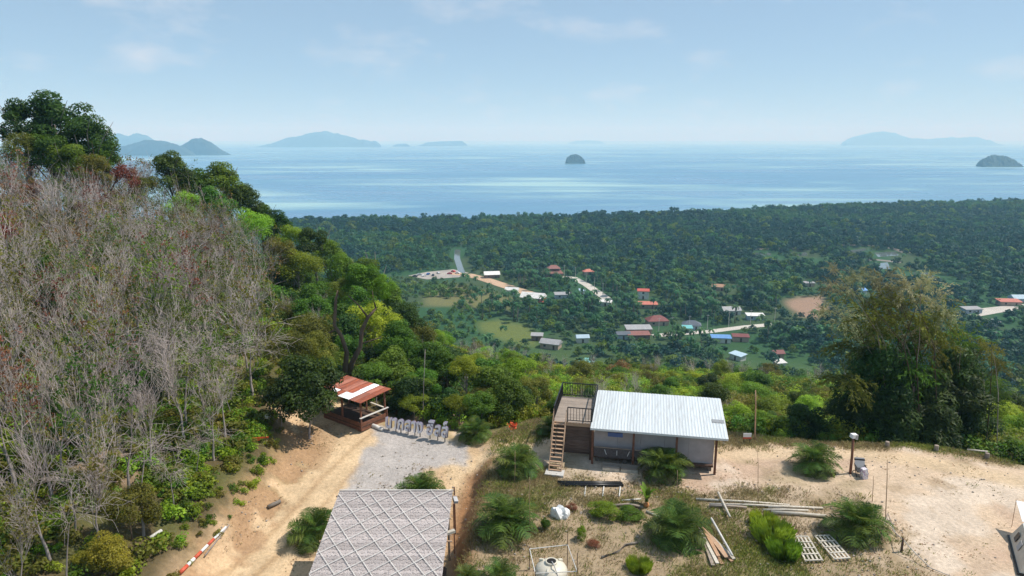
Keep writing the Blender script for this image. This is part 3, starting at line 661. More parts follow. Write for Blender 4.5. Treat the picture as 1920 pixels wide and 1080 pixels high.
# ---- woods of the lower slope and the coastal plain, one mass
VROADS = []
def pl(pts): return [tuple(at(a, b, PLAIN)[:2]) for a, b in pts]
ROAD_DIRT = pl([(846, 512), (880, 516), (910, 524), (940, 534), (975, 545), (1010, 556)])
ROAD_PALE = pl([(1048, 518), (1075, 521), (1100, 534), (1120, 548), (1140, 562)])
ROAD_VIL = pl([(1225, 630), (1270, 626), (1330, 622), (1400, 613), (1480, 606)])
ROAD_EAST = pl([(1815, 590), (1860, 582), (1925, 575), (2000, 570)])
CREEK = pl([(868, 518), (862, 500), (857, 485), (858, 468)])
PONDS = [pl(p) for p in ([(1588, 470), (1622, 466), (1628, 474), (1600, 476)], [(1640, 474), (1678, 472), (1686, 479), (1646, 482)], [(1628, 496), (1664, 492), (1670, 504), (1640, 505)],
                         [(1712, 511), (1742, 511), (1756, 521), (1722, 522)], [(1484, 476), (1512, 473), (1514, 479), (1490, 481)], [(1412, 474), (1445, 474), (1446, 479), (1414, 479)])]
LOT = pl([(765, 517), (800, 510), (850, 505), (880, 512), (860, 520), (800, 524)])
HOUSE_PX = []
def valley_mask(x, y):
    """how far a point is from anything open on the plain"""
    d = np.minimum(np.minimum(sdl(ROAD_DIRT, x, y)-7, sdl(ROAD_PALE, x, y)-5), np.minimum(sdl(ROAD_DIRT, x, y+18)-8, sdl(ROAD_PALE, x, y+16)-6))
    for q, w in ((ROAD_VIL, 6), (ROAD_EAST, 9), (CREEK, 8)): d = np.minimum(d, sdl(q, x, y)-w)
    for q in PONDS:
        for k in (0, 22, 44): d = np.minimum(d, sdf(q, x, y+k)-4)
    for q in (LOT, MEADOW, CLEAR): d = np.minimum(d, sdf(q, x, y)-2)
    for px, py, w in HOUSE_PX:
        c = at(px, py, PLAIN); k = c.y/FPX; hw = w*k*.5
        d = np.minimum(d, np.hypot(np.maximum(np.abs(x-c.x)-hw, 0), np.maximum(np.abs(y-(c.y-9))-13, 0))-3.5)
    return d

# ------------------------------------------------------------------ the village on the plain
HOUSES = [  # roof centre pixel, roof width in pixels, roof kind, roof, walls, turn, storeys, label
    (922, 511, 30, 'gable', 'roof_white', 'wall_brown', .15, 1, 'white gabled hall with brown walls beside the orange dirt road'),
    (960, 540, 26, 'gable', 'roof_white', 'wall_white', -.2, 1, 'small white house halfway along the orange dirt road'),
    (1000, 553, 46, 'gable', 'roof_white', 'roof_red', -.35, 1, 'long white roof over red walls at the end of the dirt road'),
    (1038, 508, 34, 'tier', 'roof_brown', 'wall_brown', .1, 1, 'large pavilion with tiered brown roofs at the head of the pale road'),
    (1103, 506, 21, 'hip', 'roof_brick', 'wall_tan', .2, 1, 'small red-roofed house among palms above the pale road'),
    (1056, 548, 34, 'shed', 'roof_grey', 'wall_blue', .1, 1, 'low grey-roofed building with bluish walls beside the long white roof'),
    (1091, 541, 12, 'gable', 'roof_paleblue', 'wall_white', 0, 1, 'tiny pale blue roofed hut beside the pale road'),
    (1136, 562, 24, 'shed', 'roof_white', 'wall_white', -.3, 1, 'white flat-roofed building at the near end of the pale road'),
    (1206, 549, 23, 'gable', 'roof_red', 'wall_white', -.15, 2, 'two storey white house with red roof'),
    (1214, 566, 38, 'shed', 'roof_brick', 'wall_tan', -.05, 1, 'long low red roof just below the two storey white house'),
    (1232, 596, 42, 'hip', 'roof_maroon', 'wall_tan', .1, 1, 'dark red hip-roofed house beside the village street'),
    (1197, 611, 50, 'shed', 'roof_grey', 'wall_tan', .05, 1, 'wide pale grey roof beside the dark red house'),
    (1197, 622, 44, 'shed', 'roof_brown', 'wall_brown', .05, 1, 'brownish lean-to roof below the wide pale grey roof'),
    (1168, 622, 28, 'gable', 'roof_slate', 'wall_blue', .1, 1, 'dark slate roofed house left of the wide grey roof'),
    (1297, 604, 36, 'hip', 'roof_slate', 'wall_blue', -.2, 1, 'slate hip-roofed house with teal porch near the village street'),
    (1289, 610, 20, 'shed', 'roof_teal', 'wall_white', -.1, 1, 'teal porch roof in front of the slate hip-roofed house'),
    (1092, 628, 26, 'gable', 'roof_paleblue', 'wall_white', .1, 1, 'pale blue roofed house near the grassy meadow'),
    (1007, 624, 24, 'shed', 'roof_grey', 'wall_brown', -.1, 1, 'small grey roofed hut at the meadow edge'),
    (1033, 638, 40, 'gable', 'roof_grey', 'wall_tan', -.4, 1, 'weathered grey gabled house below the meadow'),
    (1099, 673, 28, 'hip', 'roof_teal', 'wall_white', .3, 1, 'teal pyramid roof poking out of the scrub above the deck'),
    (1348, 534, 26, 'gable', 'roof_tan', 'wall_tan', -.3, 1, 'tan roofed house alone in the woods'),
    (1352, 628, 38, 'shed', 'roof_blue', 'wall_white', -.12, 1, 'bright blue roof beside the village street'),
    (1389, 626, 32, 'shed', 'roof_maroon', 'wall_tan', -.15, 1, 'maroon roof adjoining the bright blue roof'),
    (1384, 660, 30, 'shed', 'roof_paleblue', 'wall_white', -1.0, 1, 'long narrow pale roof running towards the hill below the blue roof'),
    (1458, 657, 24, 'gable', 'roof_maroon', 'wall_tan', .1, 1, 'small maroon roof among dark trees'),
    (1462, 674, 22, 'shed', 'roof_white', 'wall_white', .2, 1, 'small white roof just below the small maroon roof'),
    (1370, 577, 36, 'gable', 'roof_grey', 'wall_white', .1, 1, 'grey gabled house behind the village street'),
    (1416, 587, 34, 'shed', 'roof_white', 'wall_blue', -.05, 1, 'white flat roof over a bluish house right of the grey gabled house'),
    (1517, 527, 20, 'shed', 'roof_grey', 'wall_tan', .1, 1, 'small grey roof left of the bamboo top'),
    (1614, 541, 22, 'gable', 'roof_blue', 'wall_white', .4, 1, 'small blue roof seen through the bamboo top'),
    (1892, 561, 40, 'shed', 'roof_brick', 'wall_tan', -.1, 1, 'orange red roof beside the eastern road'),
    (1912, 555, 34, 'gable', 'roof_paleblue', 'wall_blue', 0, 1, 'bluish grey roof behind the orange red roof'),
    (1822, 575, 36, 'shed', 'roof_grey', 'wall_blue', .1, 1, 'long grey roofed house left of the eastern road'),
    (1858, 598, 30, 'shed', 'roof_grey', 'wall_white', -.2, 1, 'grey roof below the eastern road')]
for h_ in HOUSES: HOUSE_PX.append((h_[0], h_[1]+6, h_[2]))
def village_house(px, py, w, kind, roof, wall, rz, st, label):
    c = at(px, py, PLAIN+4); W = w/FPX*c.y*1.02; D = W*(.62 if kind != 'shed' else .5); D = max(D, 5); hw = 2.7*st; ov = .5
    if kind == 'tier': D = W*.8
    e = empty('village_house', label, 'house', (c.x, c.y, PLAIN), rz, 'houses of the coastal village')
    x, y = W/2-ov, D/2-ov
    MB().box((0, 0, hw/2), (2*x, 2*y, hw)).build('wall', wall, e)
    def hip(z, X, Y, h, ridge):
        m = MB(); m.add([(-X, -Y, z), (X, -Y, z), (X, Y, z), (-X, Y, z), (-ridge, 0, z+h), (ridge, 0, z+h), (-X, -Y, z-.2), (X, -Y, z-.2), (X, Y, z-.2), (-X, Y, z-.2)],
                        [(0, 1, 5, 4), (1, 2, 5), (2, 3, 4, 5), (3, 0, 4), (6, 7, 1, 0), (7, 8, 2, 1), (8, 9, 3, 2), (9, 6, 0, 3), (9, 8, 7, 6)]); return m
    if kind == 'gable': hip(hw+.2, W/2, D/2, D*.28, W/2).build('roof', roof, e)
    elif kind == 'hip': hip(hw+.2, W/2, D/2, D*.34, W*.16).build('roof', roof, e)
    elif kind == 'tier':
        hip(hw+.2, W/2, D/2, D*.30, W*.28).build('roof', roof, e); MB().box((0, 0, hw+D*.22), (W*.56, D*.4, 2.2)).build('upper_wall', wall, e)
        hip(hw+D*.22+1.1, W*.36, D*.3, D*.22, W*.14).build('roof', roof, e)
    else:
        m = MB(); t = math.tan(R(7))*D; m.add([(-W/2, -D/2, hw), (W/2, -D/2, hw), (W/2, D/2, hw+t), (-W/2, D/2, hw+t), (-W/2, -D/2, hw+.22), (W/2, -D/2, hw+.22), (W/2, D/2, hw+t+.22), (-W/2, D/2, hw+t+.22)],
                        [(3, 2, 1, 0), (4, 5, 6, 7), (0, 1, 5, 4), (1, 2, 6, 5), (2, 3, 7, 6), (3, 0, 4, 7)]); m.build('roof', roof, e)
    n = max(1, int(W/5))
    for s_ in range(st):
        for k in range(n):
            xx = -x+(k+.5)*2*x/n
            if k == n//2 and s_ == 0: MB().box((xx, -y-.03, 1.05), (1.0, .08, 2.1)).build('door', 'wood_dark', e)
            else: MB().box((xx, -y-.03, 1.6+2.7*s_), (1.3, .08, 1.1)).build('window', 'glass_dark', e)
for h_ in HOUSES: village_house(*h_)
mat('road_dirt', (.56, .38, .25), .95, .2, .08); mat('road_pale', (.50, .47, .42), .9, .15, .08); mat('lot_gravel', (.34, .31, .28), .95, .25, .1)
def ribbon(name, label, pts, w, z, material):
    P = [Vector((x, y, z)) for x, y in pts]; V = []; F = []
    for k, p in enumerate(P):
        d = (P[min(k+1, len(P)-1)]-P[max(k-1, 0)]).normalized(); s = Vector((d.y, -d.x, 0))*w/2; V += [p-s, p+s]
        if k: F.append((2*k-2, 2*k-1, 2*k+1, 2*k))
    m = MB(); m.add(V, F); tag(m.build(name, material), label, kind='structure')
def sheet(name, label, poly, z, material):
    m = MB(); m.add([(x, y, z) for x, y in poly], [tuple(range(len(poly)))[::-1]]); tag(m.build(name, material), label, kind='structure')
ribbon('road', 'orange dirt road through the plain', ROAD_DIRT, 11, PLAIN+.14, 'road_dirt'); ribbon('road', 'pale curved road between the palms', ROAD_PALE, 7, PLAIN+.14, 'road_pale')
ribbon('road', 'pale village street', ROAD_VIL, 6, PLAIN+.14, 'road_pale'); ribbon('road', 'pale eastern road', ROAD_EAST, 12, PLAIN+.14, 'road_pale')
m_, n_, l_, b_ = nodes('pond_water'); b_.inputs['Base Color'].default_value = (.12, .14, .13, 1); b_.inputs['Roughness'].default_value = .08
ribbon('creek', 'bright creek running to the mangroves', CREEK, 5.5, PLAIN+.10, 'pond_water')
for q in PONDS: sheet('pond', 'shiny fish pond among the woods', q, PLAIN+.10, 'pond_water')
sheet('parking_lot', 'gravel lot by the creek with parked vehicles', LOT, PLAIN+.08, 'lot_gravel')
def pond_bank():
    for a in ([(1400, 468), (1480, 466), (1530, 468)], [(1530, 462), (1600, 459), (1660, 462), (1700, 474)], [(1560, 488), (1640, 487), (1690, 492)]):
        ribbon('earth_bank', 'bare earth dyke between the fish ponds', pl(a), 9, PLAIN+.12, 'concrete_dark')
pond_bank()
def car_meshes():
    prof = [(-2.1, .35), (-2.1, .85), (-1.5, .95), (-.9, 1.45), (.8, 1.45), (1.3, .95), (2.1, .85), (2.1, .35)]
    b = MB(); n = len(prof); V = [(x, s*.85, z) for s in (-1, 1) for x, z in prof]
    b.add(V, [tuple(range(n)), tuple(range(n, 2*n))[::-1]]+[(i, i+n, (i+1) % n+n, (i+1) % n) for i in range(n)])
    g = MB().box((0, 0, 1.2), (1.9, 1.74, .36)); w = MB()
    V = [(.33*math.cos(a*math.pi/5), s, .33+.33*math.sin(a*math.pi/5)) for s in (-.1, .1) for a in range(10)]
    w.add(V, [tuple(range(10)), tuple(range(10, 20))[::-1]]+[(i, i+10, (i+1) % 10+10, (i+1) % 10) for i in range(10)])
    return b, g.mesh('window_band', 'glass_dark'), w.mesh('wheel', 'tyre')
def cars():
    b, gl, wh = car_meshes(); body = {c: b.mesh('body_'+c, c) for c in ('car_white', 'car_red', 'car_dark', 'car_silver', 'car_blue')}
    spots = [(778, 519, 'car_dark', 'dark car at the outer end of the gravel lot'), (786, 516, 'car_silver', 'silver car second from the outer end of the gravel lot'), (795, 518, 'car_white', 'white car in the near row of the gravel lot'),
             (803, 515, 'car_blue', 'blue car in the middle of the gravel lot'), (812, 517, 'car_dark', 'dark car in the near row of the gravel lot'), (822, 513, 'car_silver', 'silver car in the far row of the gravel lot'),
             (850, 510, 'car_red', 'red car nearest the creek'), (858, 513, 'car_white', 'white car where the dirt road leaves the lot'), (843, 514, 'car_red', 'red car behind the white car near the creek')]
    for k, (px, py, c, lab) in enumerate(spots):
        p = at(px, py, PLAIN+.1); e = empty('parked_car', lab, 'car', p, .4*k, 'cars parked on the gravel lot')
        link('body', body[c], e); link('window_band', gl, e)
        for x in (-1.3, 1.3):
            for y in (-.85, .85): link('wheel', wh, e, (x, y, 0))
cars()
def coconut_mesh(seed):
    g = np.random.default_rng(seed); V = []; F = []; T = []
    for k in range(16):
        a = k*2.4; el = g.uniform(-.35, 1.0); d = np.array([math.cos(a), math.sin(a), 0]); s = np.array([-math.sin(a), math.cos(a), 0]); p = np.zeros(3); b0 = len(V)
        for i in range(6):
            w = (.10, .42, .5, .42, .28, .04)[i]; V += [p-s*w-np.array([0, 0, .22*w]), p, p+s*w-np.array([0, 0, .22*w])]; T += [g.random()]*3
            ang = el-.42*i; p = p+(d*math.cos(ang)+np.array([0, 0, math.sin(ang)]))*.62
        for i in range(5):
            q = b0+3*i; F += [(q, q+1, q+4, q+3), (q+1, q+2, q+5, q+4)]
    return np_mesh('coconut_crown', np.array(V), np.array(F), 'leaf_far', np.array(T))
def plain_woods():
    g = np.random.default_rng(9); sp = 5.6
    gx, gy = np.meshgrid(np.arange(-950, 1250, sp), np.arange(105, 1300, sp)); x = (gx+g.uniform(-.45, .45, gx.shape)*sp).ravel(); y = (gy+g.uniform(-.45, .45, gx.shape)*sp).ravel()
    ok = (np.abs(x) < .86*y+15) & (y < np.interp(x, SX, SY)-3)
    ok &= ~((y < 152) & (x > -.36*y)) | (y > 140); ok &= ~((x < -22) & (y < 125))
    x, y = x[ok], y[ok]; vm = valley_mask(x, y); k = vm > 0; x, y, vm = x[k], y[k], vm[k]
    z = H(x, y); n1, n2, n3 = fbm(x, y, 90, 3), fbm(x, y, 30, 6), fbm(x, y, 160, 8)
    r = np.hypot(x, y); slope = r < 330; u = x/y
    # scrubby, brighter growth on the open land left of the village; mangrove towards the shore
    open_ = (sstep(.06, -.06, u)*sstep(620, 500, y)) > g.random(len(x))*1.0
    keep = ~(open_ & (n2 < .36) & ~slope); x, y, z, n1, n2, n3, slope, open_, vm, u, r = (a[keep] for a in (x, y, z, n1, n2, n3, slope, open_, vm, u, r))
    idx = np.where(n1+.06*g.normal(size=len(x)) > .47, 0, 3)+g.integers(0, 3, len(x))            # far / far_dark
    cloud_shade = g.random(len(x)) < sstep(.0, .35, u)*.75*sstep(950, 800, y); idx = np.where(cloud_shade, 3+g.integers(0, 3, len(x)), idx)  # darker crowns towards the right paint a cloud's shadow into the woods
    br = open_ | (slope & (g.random(len(x)) < .55)) | ((n2 > .62) & (g.random(len(x)) < .25)); idx = np.where(br, 6+g.integers(0, 3, len(x)), idx)
    ol = (n3 > .54) & (g.random(len(x)) < .18) | (g.random(len(x)) < .02); idx = np.where(ol, 12+g.integers(0, 3, len(x)), idx)
    pm = (y < 600) & (u > -.08) & ~slope & (g.random(len(x)) < .16); idx = np.where(pm, 9+g.integers(0, 3, len(x)), idx)
    sc = np.clip(g.lognormal(1.28, .36, len(x)), 1.9, 6.6)*np.where(vm < 12, .68, 1.0)*np.where(open_, .62, 1.0)*np.where(slope, .62, 1.0)
    s3 = np.stack([sc, sc, sc*g.uniform(.8, 1.25, len(x))], 1); s3 = np.where(pm[:, None], g.uniform(.9, 1.35, (len(x), 1)), s3); P = np.stack([x, y, np.where(pm, z+g.uniform(6, 11, len(x)), z+sc*np.where(slope | open_, .5, .85))], 1)
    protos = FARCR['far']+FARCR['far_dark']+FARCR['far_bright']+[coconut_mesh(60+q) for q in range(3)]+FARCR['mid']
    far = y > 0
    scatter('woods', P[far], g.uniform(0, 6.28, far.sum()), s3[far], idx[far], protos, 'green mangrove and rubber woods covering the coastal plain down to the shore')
    print('woods', len(P))
plain_woods()
def utility_poles():
    pts = [('village street', ROAD_VIL, 7), ('pale curved road', ROAD_PALE, 5)]; words = ['first', 'second', 'third', 'fourth', 'fifth', 'sixth', 'seventh']
    pm = MB().path([(0, 0, 0), (0, 0, 9)], [.16, .11], 6).mesh('pole', 'concrete'); am = MB().box((0, 0, 8.4), (1.9, .12, .12)).mesh('crossarm', 'concrete')
    for nm, line, n in pts:
        P = [Vector((*p, PLAIN)) for p in line]
        for k in range(n):
            f = (k+.5)/n*(len(P)-1); i = int(f); q = P[i].lerp(P[i+1], f-i)+Vector((0, 4.5, 0)); e = empty('utility_pole', 'grey concrete utility pole, %s from the left along the %s' % (words[k], nm), 'pole', q, .3, 'utility poles of the village')
            link('pole', pm, e); link('crossarm', am, e)
utility_poles()
def coconuts():
    g = np.random.default_rng(15); cm = [coconut_mesh(k) for k in range(3)]
    tk = [MB().path([(0, 0, 0), (.25*s, 0, 3), (.5*s, .2, 6), (.6*s, .2, 9)], [.24, .19, .16, .13], 6).mesh('coconut_trunk', 'bark_grey', True) for s in (-1, 0, 1)]
    n = 0
    zones = [((960, 1010), (508, 540), 22), ((1020, 1180), (520, 600), 70), ((900, 1010), (575, 612), 22), ((1150, 1320), (530, 600), 36), ((1240, 1480), (560, 610), 30), ((1200, 1480), (628, 660), 14)]
    for (x0, x1), (y0, y1), cnt in zones:
        for _ in range(cnt):
            p = at(g.uniform(x0, x1), g.uniform(y0, y1), PLAIN)
            if valley_mask(np.array([p.x]), np.array([p.y]))[0] < .5: continue
            k = n % 3; n += 1; e = empty('coconut_palm', 'slender coconut palm standing among the village trees', 'palm', p, g.uniform(0, 6.28), 'coconut palms of the village', g.uniform(.95, 1.4))
            link('trunk', tk[k], e); link('crown', cm[n % 3], e, (.6*(-1, 0, 1)[k], .2, 9))
coconuts()

# ------------------------------------------------------------------ the cabin with roof deck
def frame(o, rz):
    c, s = math.cos(rz), math.sin(rz)
    return lambda x, y, z=0.0: Vector((o[0]+c*x-s*y, o[1]+s*x+c*y, z))
def cabin():
    rz = R(-11.3); e = empty('cabin', 'raised grey cabin with white corrugated roof, timber deck and outside stair', 'cabin', (2.62, 40.75, 0), rz)
    L0, L1, D = 2.55, 10.65, 4.5                     # deck 0..L0, house L0..L1, depth D
    # roof: eleven ribbed sheets falling towards the yard
    zf, zb = 2.52, 3.04; y0, y1 = -.72, D+.1; n = 11; x0 = L0-.12; w = (L1-x0)/n
    prof = []
    for k in range(4):
        b = k*w/4; prof += [(b, 0), (b+w*.05, .016), (b+w*.09, .016), (b+w*.14, 0)]
    prof.append((w, 0)); V = []; F = []
    for y, z in ((y0, zf), (y1, zb)):
        V += [(x, y, z+h) for x, h in prof]
    V += [(x, y, z-.012) for x, y, z in V]; q = len(prof)
    F = [(i, i+1, q+i+1, q+i) for i in range(q-1)]+[(2*q+i+1, 2*q+i, 3*q+i, 3*q+i+1) for i in range(q-1)]+[(i+1, i, 2*q+i, 2*q+i+1) for i in range(q-1)]+[(q+i, q+i+1, 3*q+i+1, 3*q+i) for i in range(q-1)]
    me = MB().add(V, F).mesh('roof_sheet', 'metal_white')
    for k in range(n): link('roof_sheet', me, e, (x0+k*w, 0, .004*(k % 2)))
    sl = math.atan2(zb-zf, y1-y0)
    MB().box((L1-.42, 1.35, zf+.228), (.74, .42, .012), (sl, 0, 0)).build('roof_patch', 'metal_patch', e)
    MB().box(((x0+L1)/2, y0-.012, zf-.06), (L1-x0, .02, .13)).build('fascia', 'white_paint', e); MB().box((L1+.012, (y0+y1)/2, (zf+zb)/2-.07), (.02, y1-y0, .12), (sl, 0, 0)).build('fascia', 'white_paint', e)
    for x in (L0+.02, L0+2.55, L0+5.15, L1-.62): MB().box((x, -.42, 1.24), (.13, .13, 2.48)).build('post', 'wood_red', e)
    for x in (L0+.02, L0+2.7, L0+5.4, L1-.75): MB().box((x, D-.2, 1.4), (.13, .13, 2.8)).build('post', 'wood_red', e)
    # walls in panels, floor and skirting
    xs = np.linspace(L0+.08, L1-.75, 6)
    for a, b in zip(xs[:-1], xs[1:]): MB().box(((a+b)/2, .02, 1.5), (b-a-.012, .06, 2.04)).build('wall_panel', 'wall_grey', e)
    MB().box((L1-.72, D/2-.1, 1.5), (.06, D-.3, 2.06)).build('wall_panel', 'wall_grey', e); MB().box(((L0+L1)/2-.3, D-.25, 1.62), (L1-L0-.9, .06, 2.3)).build('wall_panel', 'wall_grey', e)
    MB().box(((L0+L1)/2-.3, D/2-.2, .42), (L1-L0-.8, D+.1, .12)).build('floor', 'wood_dark', e)
    for x in np.linspace(L0+.3, L1-.9, 5):
        for y in (.1, D-.4): MB().box((x, y, .18), (.25, .25, .36)).build('pile', 'concrete_dark', e)
    for a, b in ((L0+.1, L0+2.45), (L0+2.65, L0+5.05)):                # porch netting with its top rail
        s = MB().box(((a+b)/2, -.40, .82), (b-a, .02, .62)).build('porch_netting', 'wall_net', e)
        MB().bar((a, -.40, 1.15), (b, -.40, 1.15), .05).build('rail', 'wood_weathered', s)
    for k, x in enumerate((L0+.9, L0+1.55, L0+2.2)): MB().bar((x, -.43, .70), (x+.12*(k-1), -.43, 1.02), .03).build('hanging_strip', 'white_paint', e)
    MB().box((L0+1.42, -.50, 2.10), (.92, .05, .30), (.25, 0, 0)).build('name_board', 'blue_paint', e)
    for x in (L0+1.25, L0+2.36):                                        # two slatted landings
        for k in range(3): MB().box((x, -1.1+k*.22, .20), (1.04, .19, .05)).build('landing_board', 'wood_weathered', e)
        MB().box((x, -1.22, .09), (1.04, .04, .17)).build('landing_front', 'bamboo_pale', e)
    # the deck
    zd = 2.46
    for k in range(22): MB().box((L0/2-.02, .10+k*.202, zd), (L0-.1, .185, .045)).build('deck_board', 'wood_weathered', e)
    MB().box((L0/2-.02, -.03, zd-.09), (L0-.06, .05, .22)).build('deck_beam', 'wood_tan', e)
    for x in (.06, L0-.1): MB().box((x, D/2, zd-.11), (.06, D-.2, .16)).build('deck_beam', 'wood_dark', e)
    for x, y in ((.08, .05), (L0-.14, .05), (.08, D-.1)): MB().box((x, y, 1.17), (.13, .13, 2.3)).build('deck_post', 'wood_dark', e)
    for k in range(9): MB().box((L0/2+.02, .18, .52+k*.21), (L0-.35, .035, .198), (R(4), 0, 0)).build('wall_plank', 'plank_brown', e)
    MB().box((L0/2, .15, .38), (L0-.3, .08, .07)).build('sill', 'wood_dark', e)
    def railing(a, b, nb):
        a, b = Vector(a), Vector(b)
        r = MB().bar(a+Vector((0, 0, .98)), b+Vector((0, 0, .98)), .055).build('handrail', 'metal_black', e)
        MB().bar(a+Vector((0, 0, .12)), b+Vector((0, 0, .12)), .04).build('bottom_rail', 'metal_black', r)
        for k in range(nb+1):
            p = a.lerp(b, k/nb); w_ = .06 if k in (0, nb) else .026
            MB().bar(p+Vector((0, 0, .0 if k in (0, nb) else .12)), p+Vector((0, 0, .99)), w_).build('baluster', 'metal_black', r)
    zr = zd+.02
    railing((.05, D-.04, zr), (L0-.08, D-.04, zr), 14); railing((.05, .05, zr), (.05, D-.1, zr), 20); railing((L0-.08, .05, zr), (L0-.08, D-.1, zr), 20); railing((.92, .04, zr), (L0-.12, .04, zr), 8)
    # the stair
    sx0, sx1, run = .06, .82, 2.15
    for x in (sx0, sx1): MB().bar((x, -run, .06), (x, -.02, zd), .05, .16).build('stringer', 'wood_tan', e)
    for k in range(12):
        t = (k+.6)/12.2; MB().box(((sx0+sx1)/2, -run+run*t, .06+(zd-.06)*t), (sx1-sx0-.06, .24, .04)).build('tread', 'wood_tan', e)
    for x in (sx0-.02, sx1+.02):
        MB().bar((x, -1.25, 1.1), (x, -1.25, 1.75), .03).build('handrail_post', 'wood_tan', e); MB().bar((x, -1.3, 1.75), (x, .0, 3.2), .035).build('handrail', 'wood_tan', e); MB().bar((x, -.02, 2.4), (x, -.02, 3.3), .04).build('handrail_post', 'wood_tan', e)
    lathe_bevel(MB().box(((sx0+sx1)/2, -run-.12, .06), (1.15, .75, .14)).build('stair_slab', 'concrete', e))
cabin()

# ------------------------------------------------------------------ the rusty shelter
def shelter():
    rz = R(-36.9); zg = h1(-11.4, 46.8); e = empty('shelter', 'open timber shelter with rusty red and white corrugated roof by the road', 'shelter', (-11.5, 46.9, 0), rz)
    e.scale = (.93, .93, .93); L, W = 5.2, 3.1; mats = ['metal_rust', 'metal_rust_pale', 'metal_rust', 'metal_rust_pale', 'metal_rust', 'metal_zinc', 'metal_rust_pale', 'metal_rust']; n = 8; w = L/n
    for k in range(n):
        halves = ((-W/2, .2, mats[k]), (.05, W/2, mats[k])) if k not in (2, 3, 4) else ((-W/2, -.55, ('metal_zinc', 'metal_rust', 'metal_zinc')[k-2]), (-.65, W/2, mats[k]))
        for hidx, (ya, yb, mm) in enumerate(halves):
            V = []; q = 13
            for y in (ya, yb):
                for i in range(q): V.append((-L/2+k*w+(w+.03)*i/(q-1), y, 2.50+.065*y/1.55*1.5+.028*math.cos(i*math.pi/1.5)+.012*hidx+.006*(k % 2)))
            V += [(x, y, z-.01) for x, y, z in V]
            F = [(i, i+1, q+i+1, q+i) for i in range(q-1)]+[(2*q+i+1, 2*q+i, 3*q+i, 3*q+i+1) for i in range(q-1)]+[(i+1, i, 2*q+i, 2*q+i+1) for i in range(q-1)]
            MB().add(V, F).build('roof_sheet', mm, e, smooth=False)
    x, y = L/2-.45, W/2-.35
    for sx in (-1, 0, 1):
        for sy in (-1, 1): MB().box((sx*x, sy*y, 1.2+zg/2), (.11, .11, 2.45-zg)).build('post', 'wood_red', e)
    for sy in (-1, 1): MB().bar((-L/2, sy*y, 2.40+.06*sy), (L/2, sy*y, 2.40+.06*sy), .07, .1).build('roof_beam', 'wood_dark', e)
    MB().box((0, 0, .30), (L-.7, W-.5, .07)).build('floor', 'wood_dark', e)
    for k in range(4): MB().box((0, -y-.07, .05+k*.17), (L-.75, .03, .155)).build('side_board', 'wood_red', e); MB().box((x+.07, 0, .05+k*.17), (.03, W-.65, .155)).build('side_board', 'wood_red', e)
    MB().bar((x+.1, -y-.2, 1.05), (x+.1, y+.25, 1.05), .16, .05).build('rail_board', 'bamboo_white', e); MB().bar((.4, y+.1, 1.05), (x+.1, y+.1, 1.0), .16, .05).build('rail_board', 'bamboo_pale', e)
    MB().bar((x+.1, -y-.1, .02), (x+.1, -y-.1, 1.0), .07).build('rail_post', 'wood_red', e); MB().bar((x+.1, y+.1, .02), (x+.1, y+.1, 1.0), .07).build('rail_post', 'wood_red', e)
shelter()

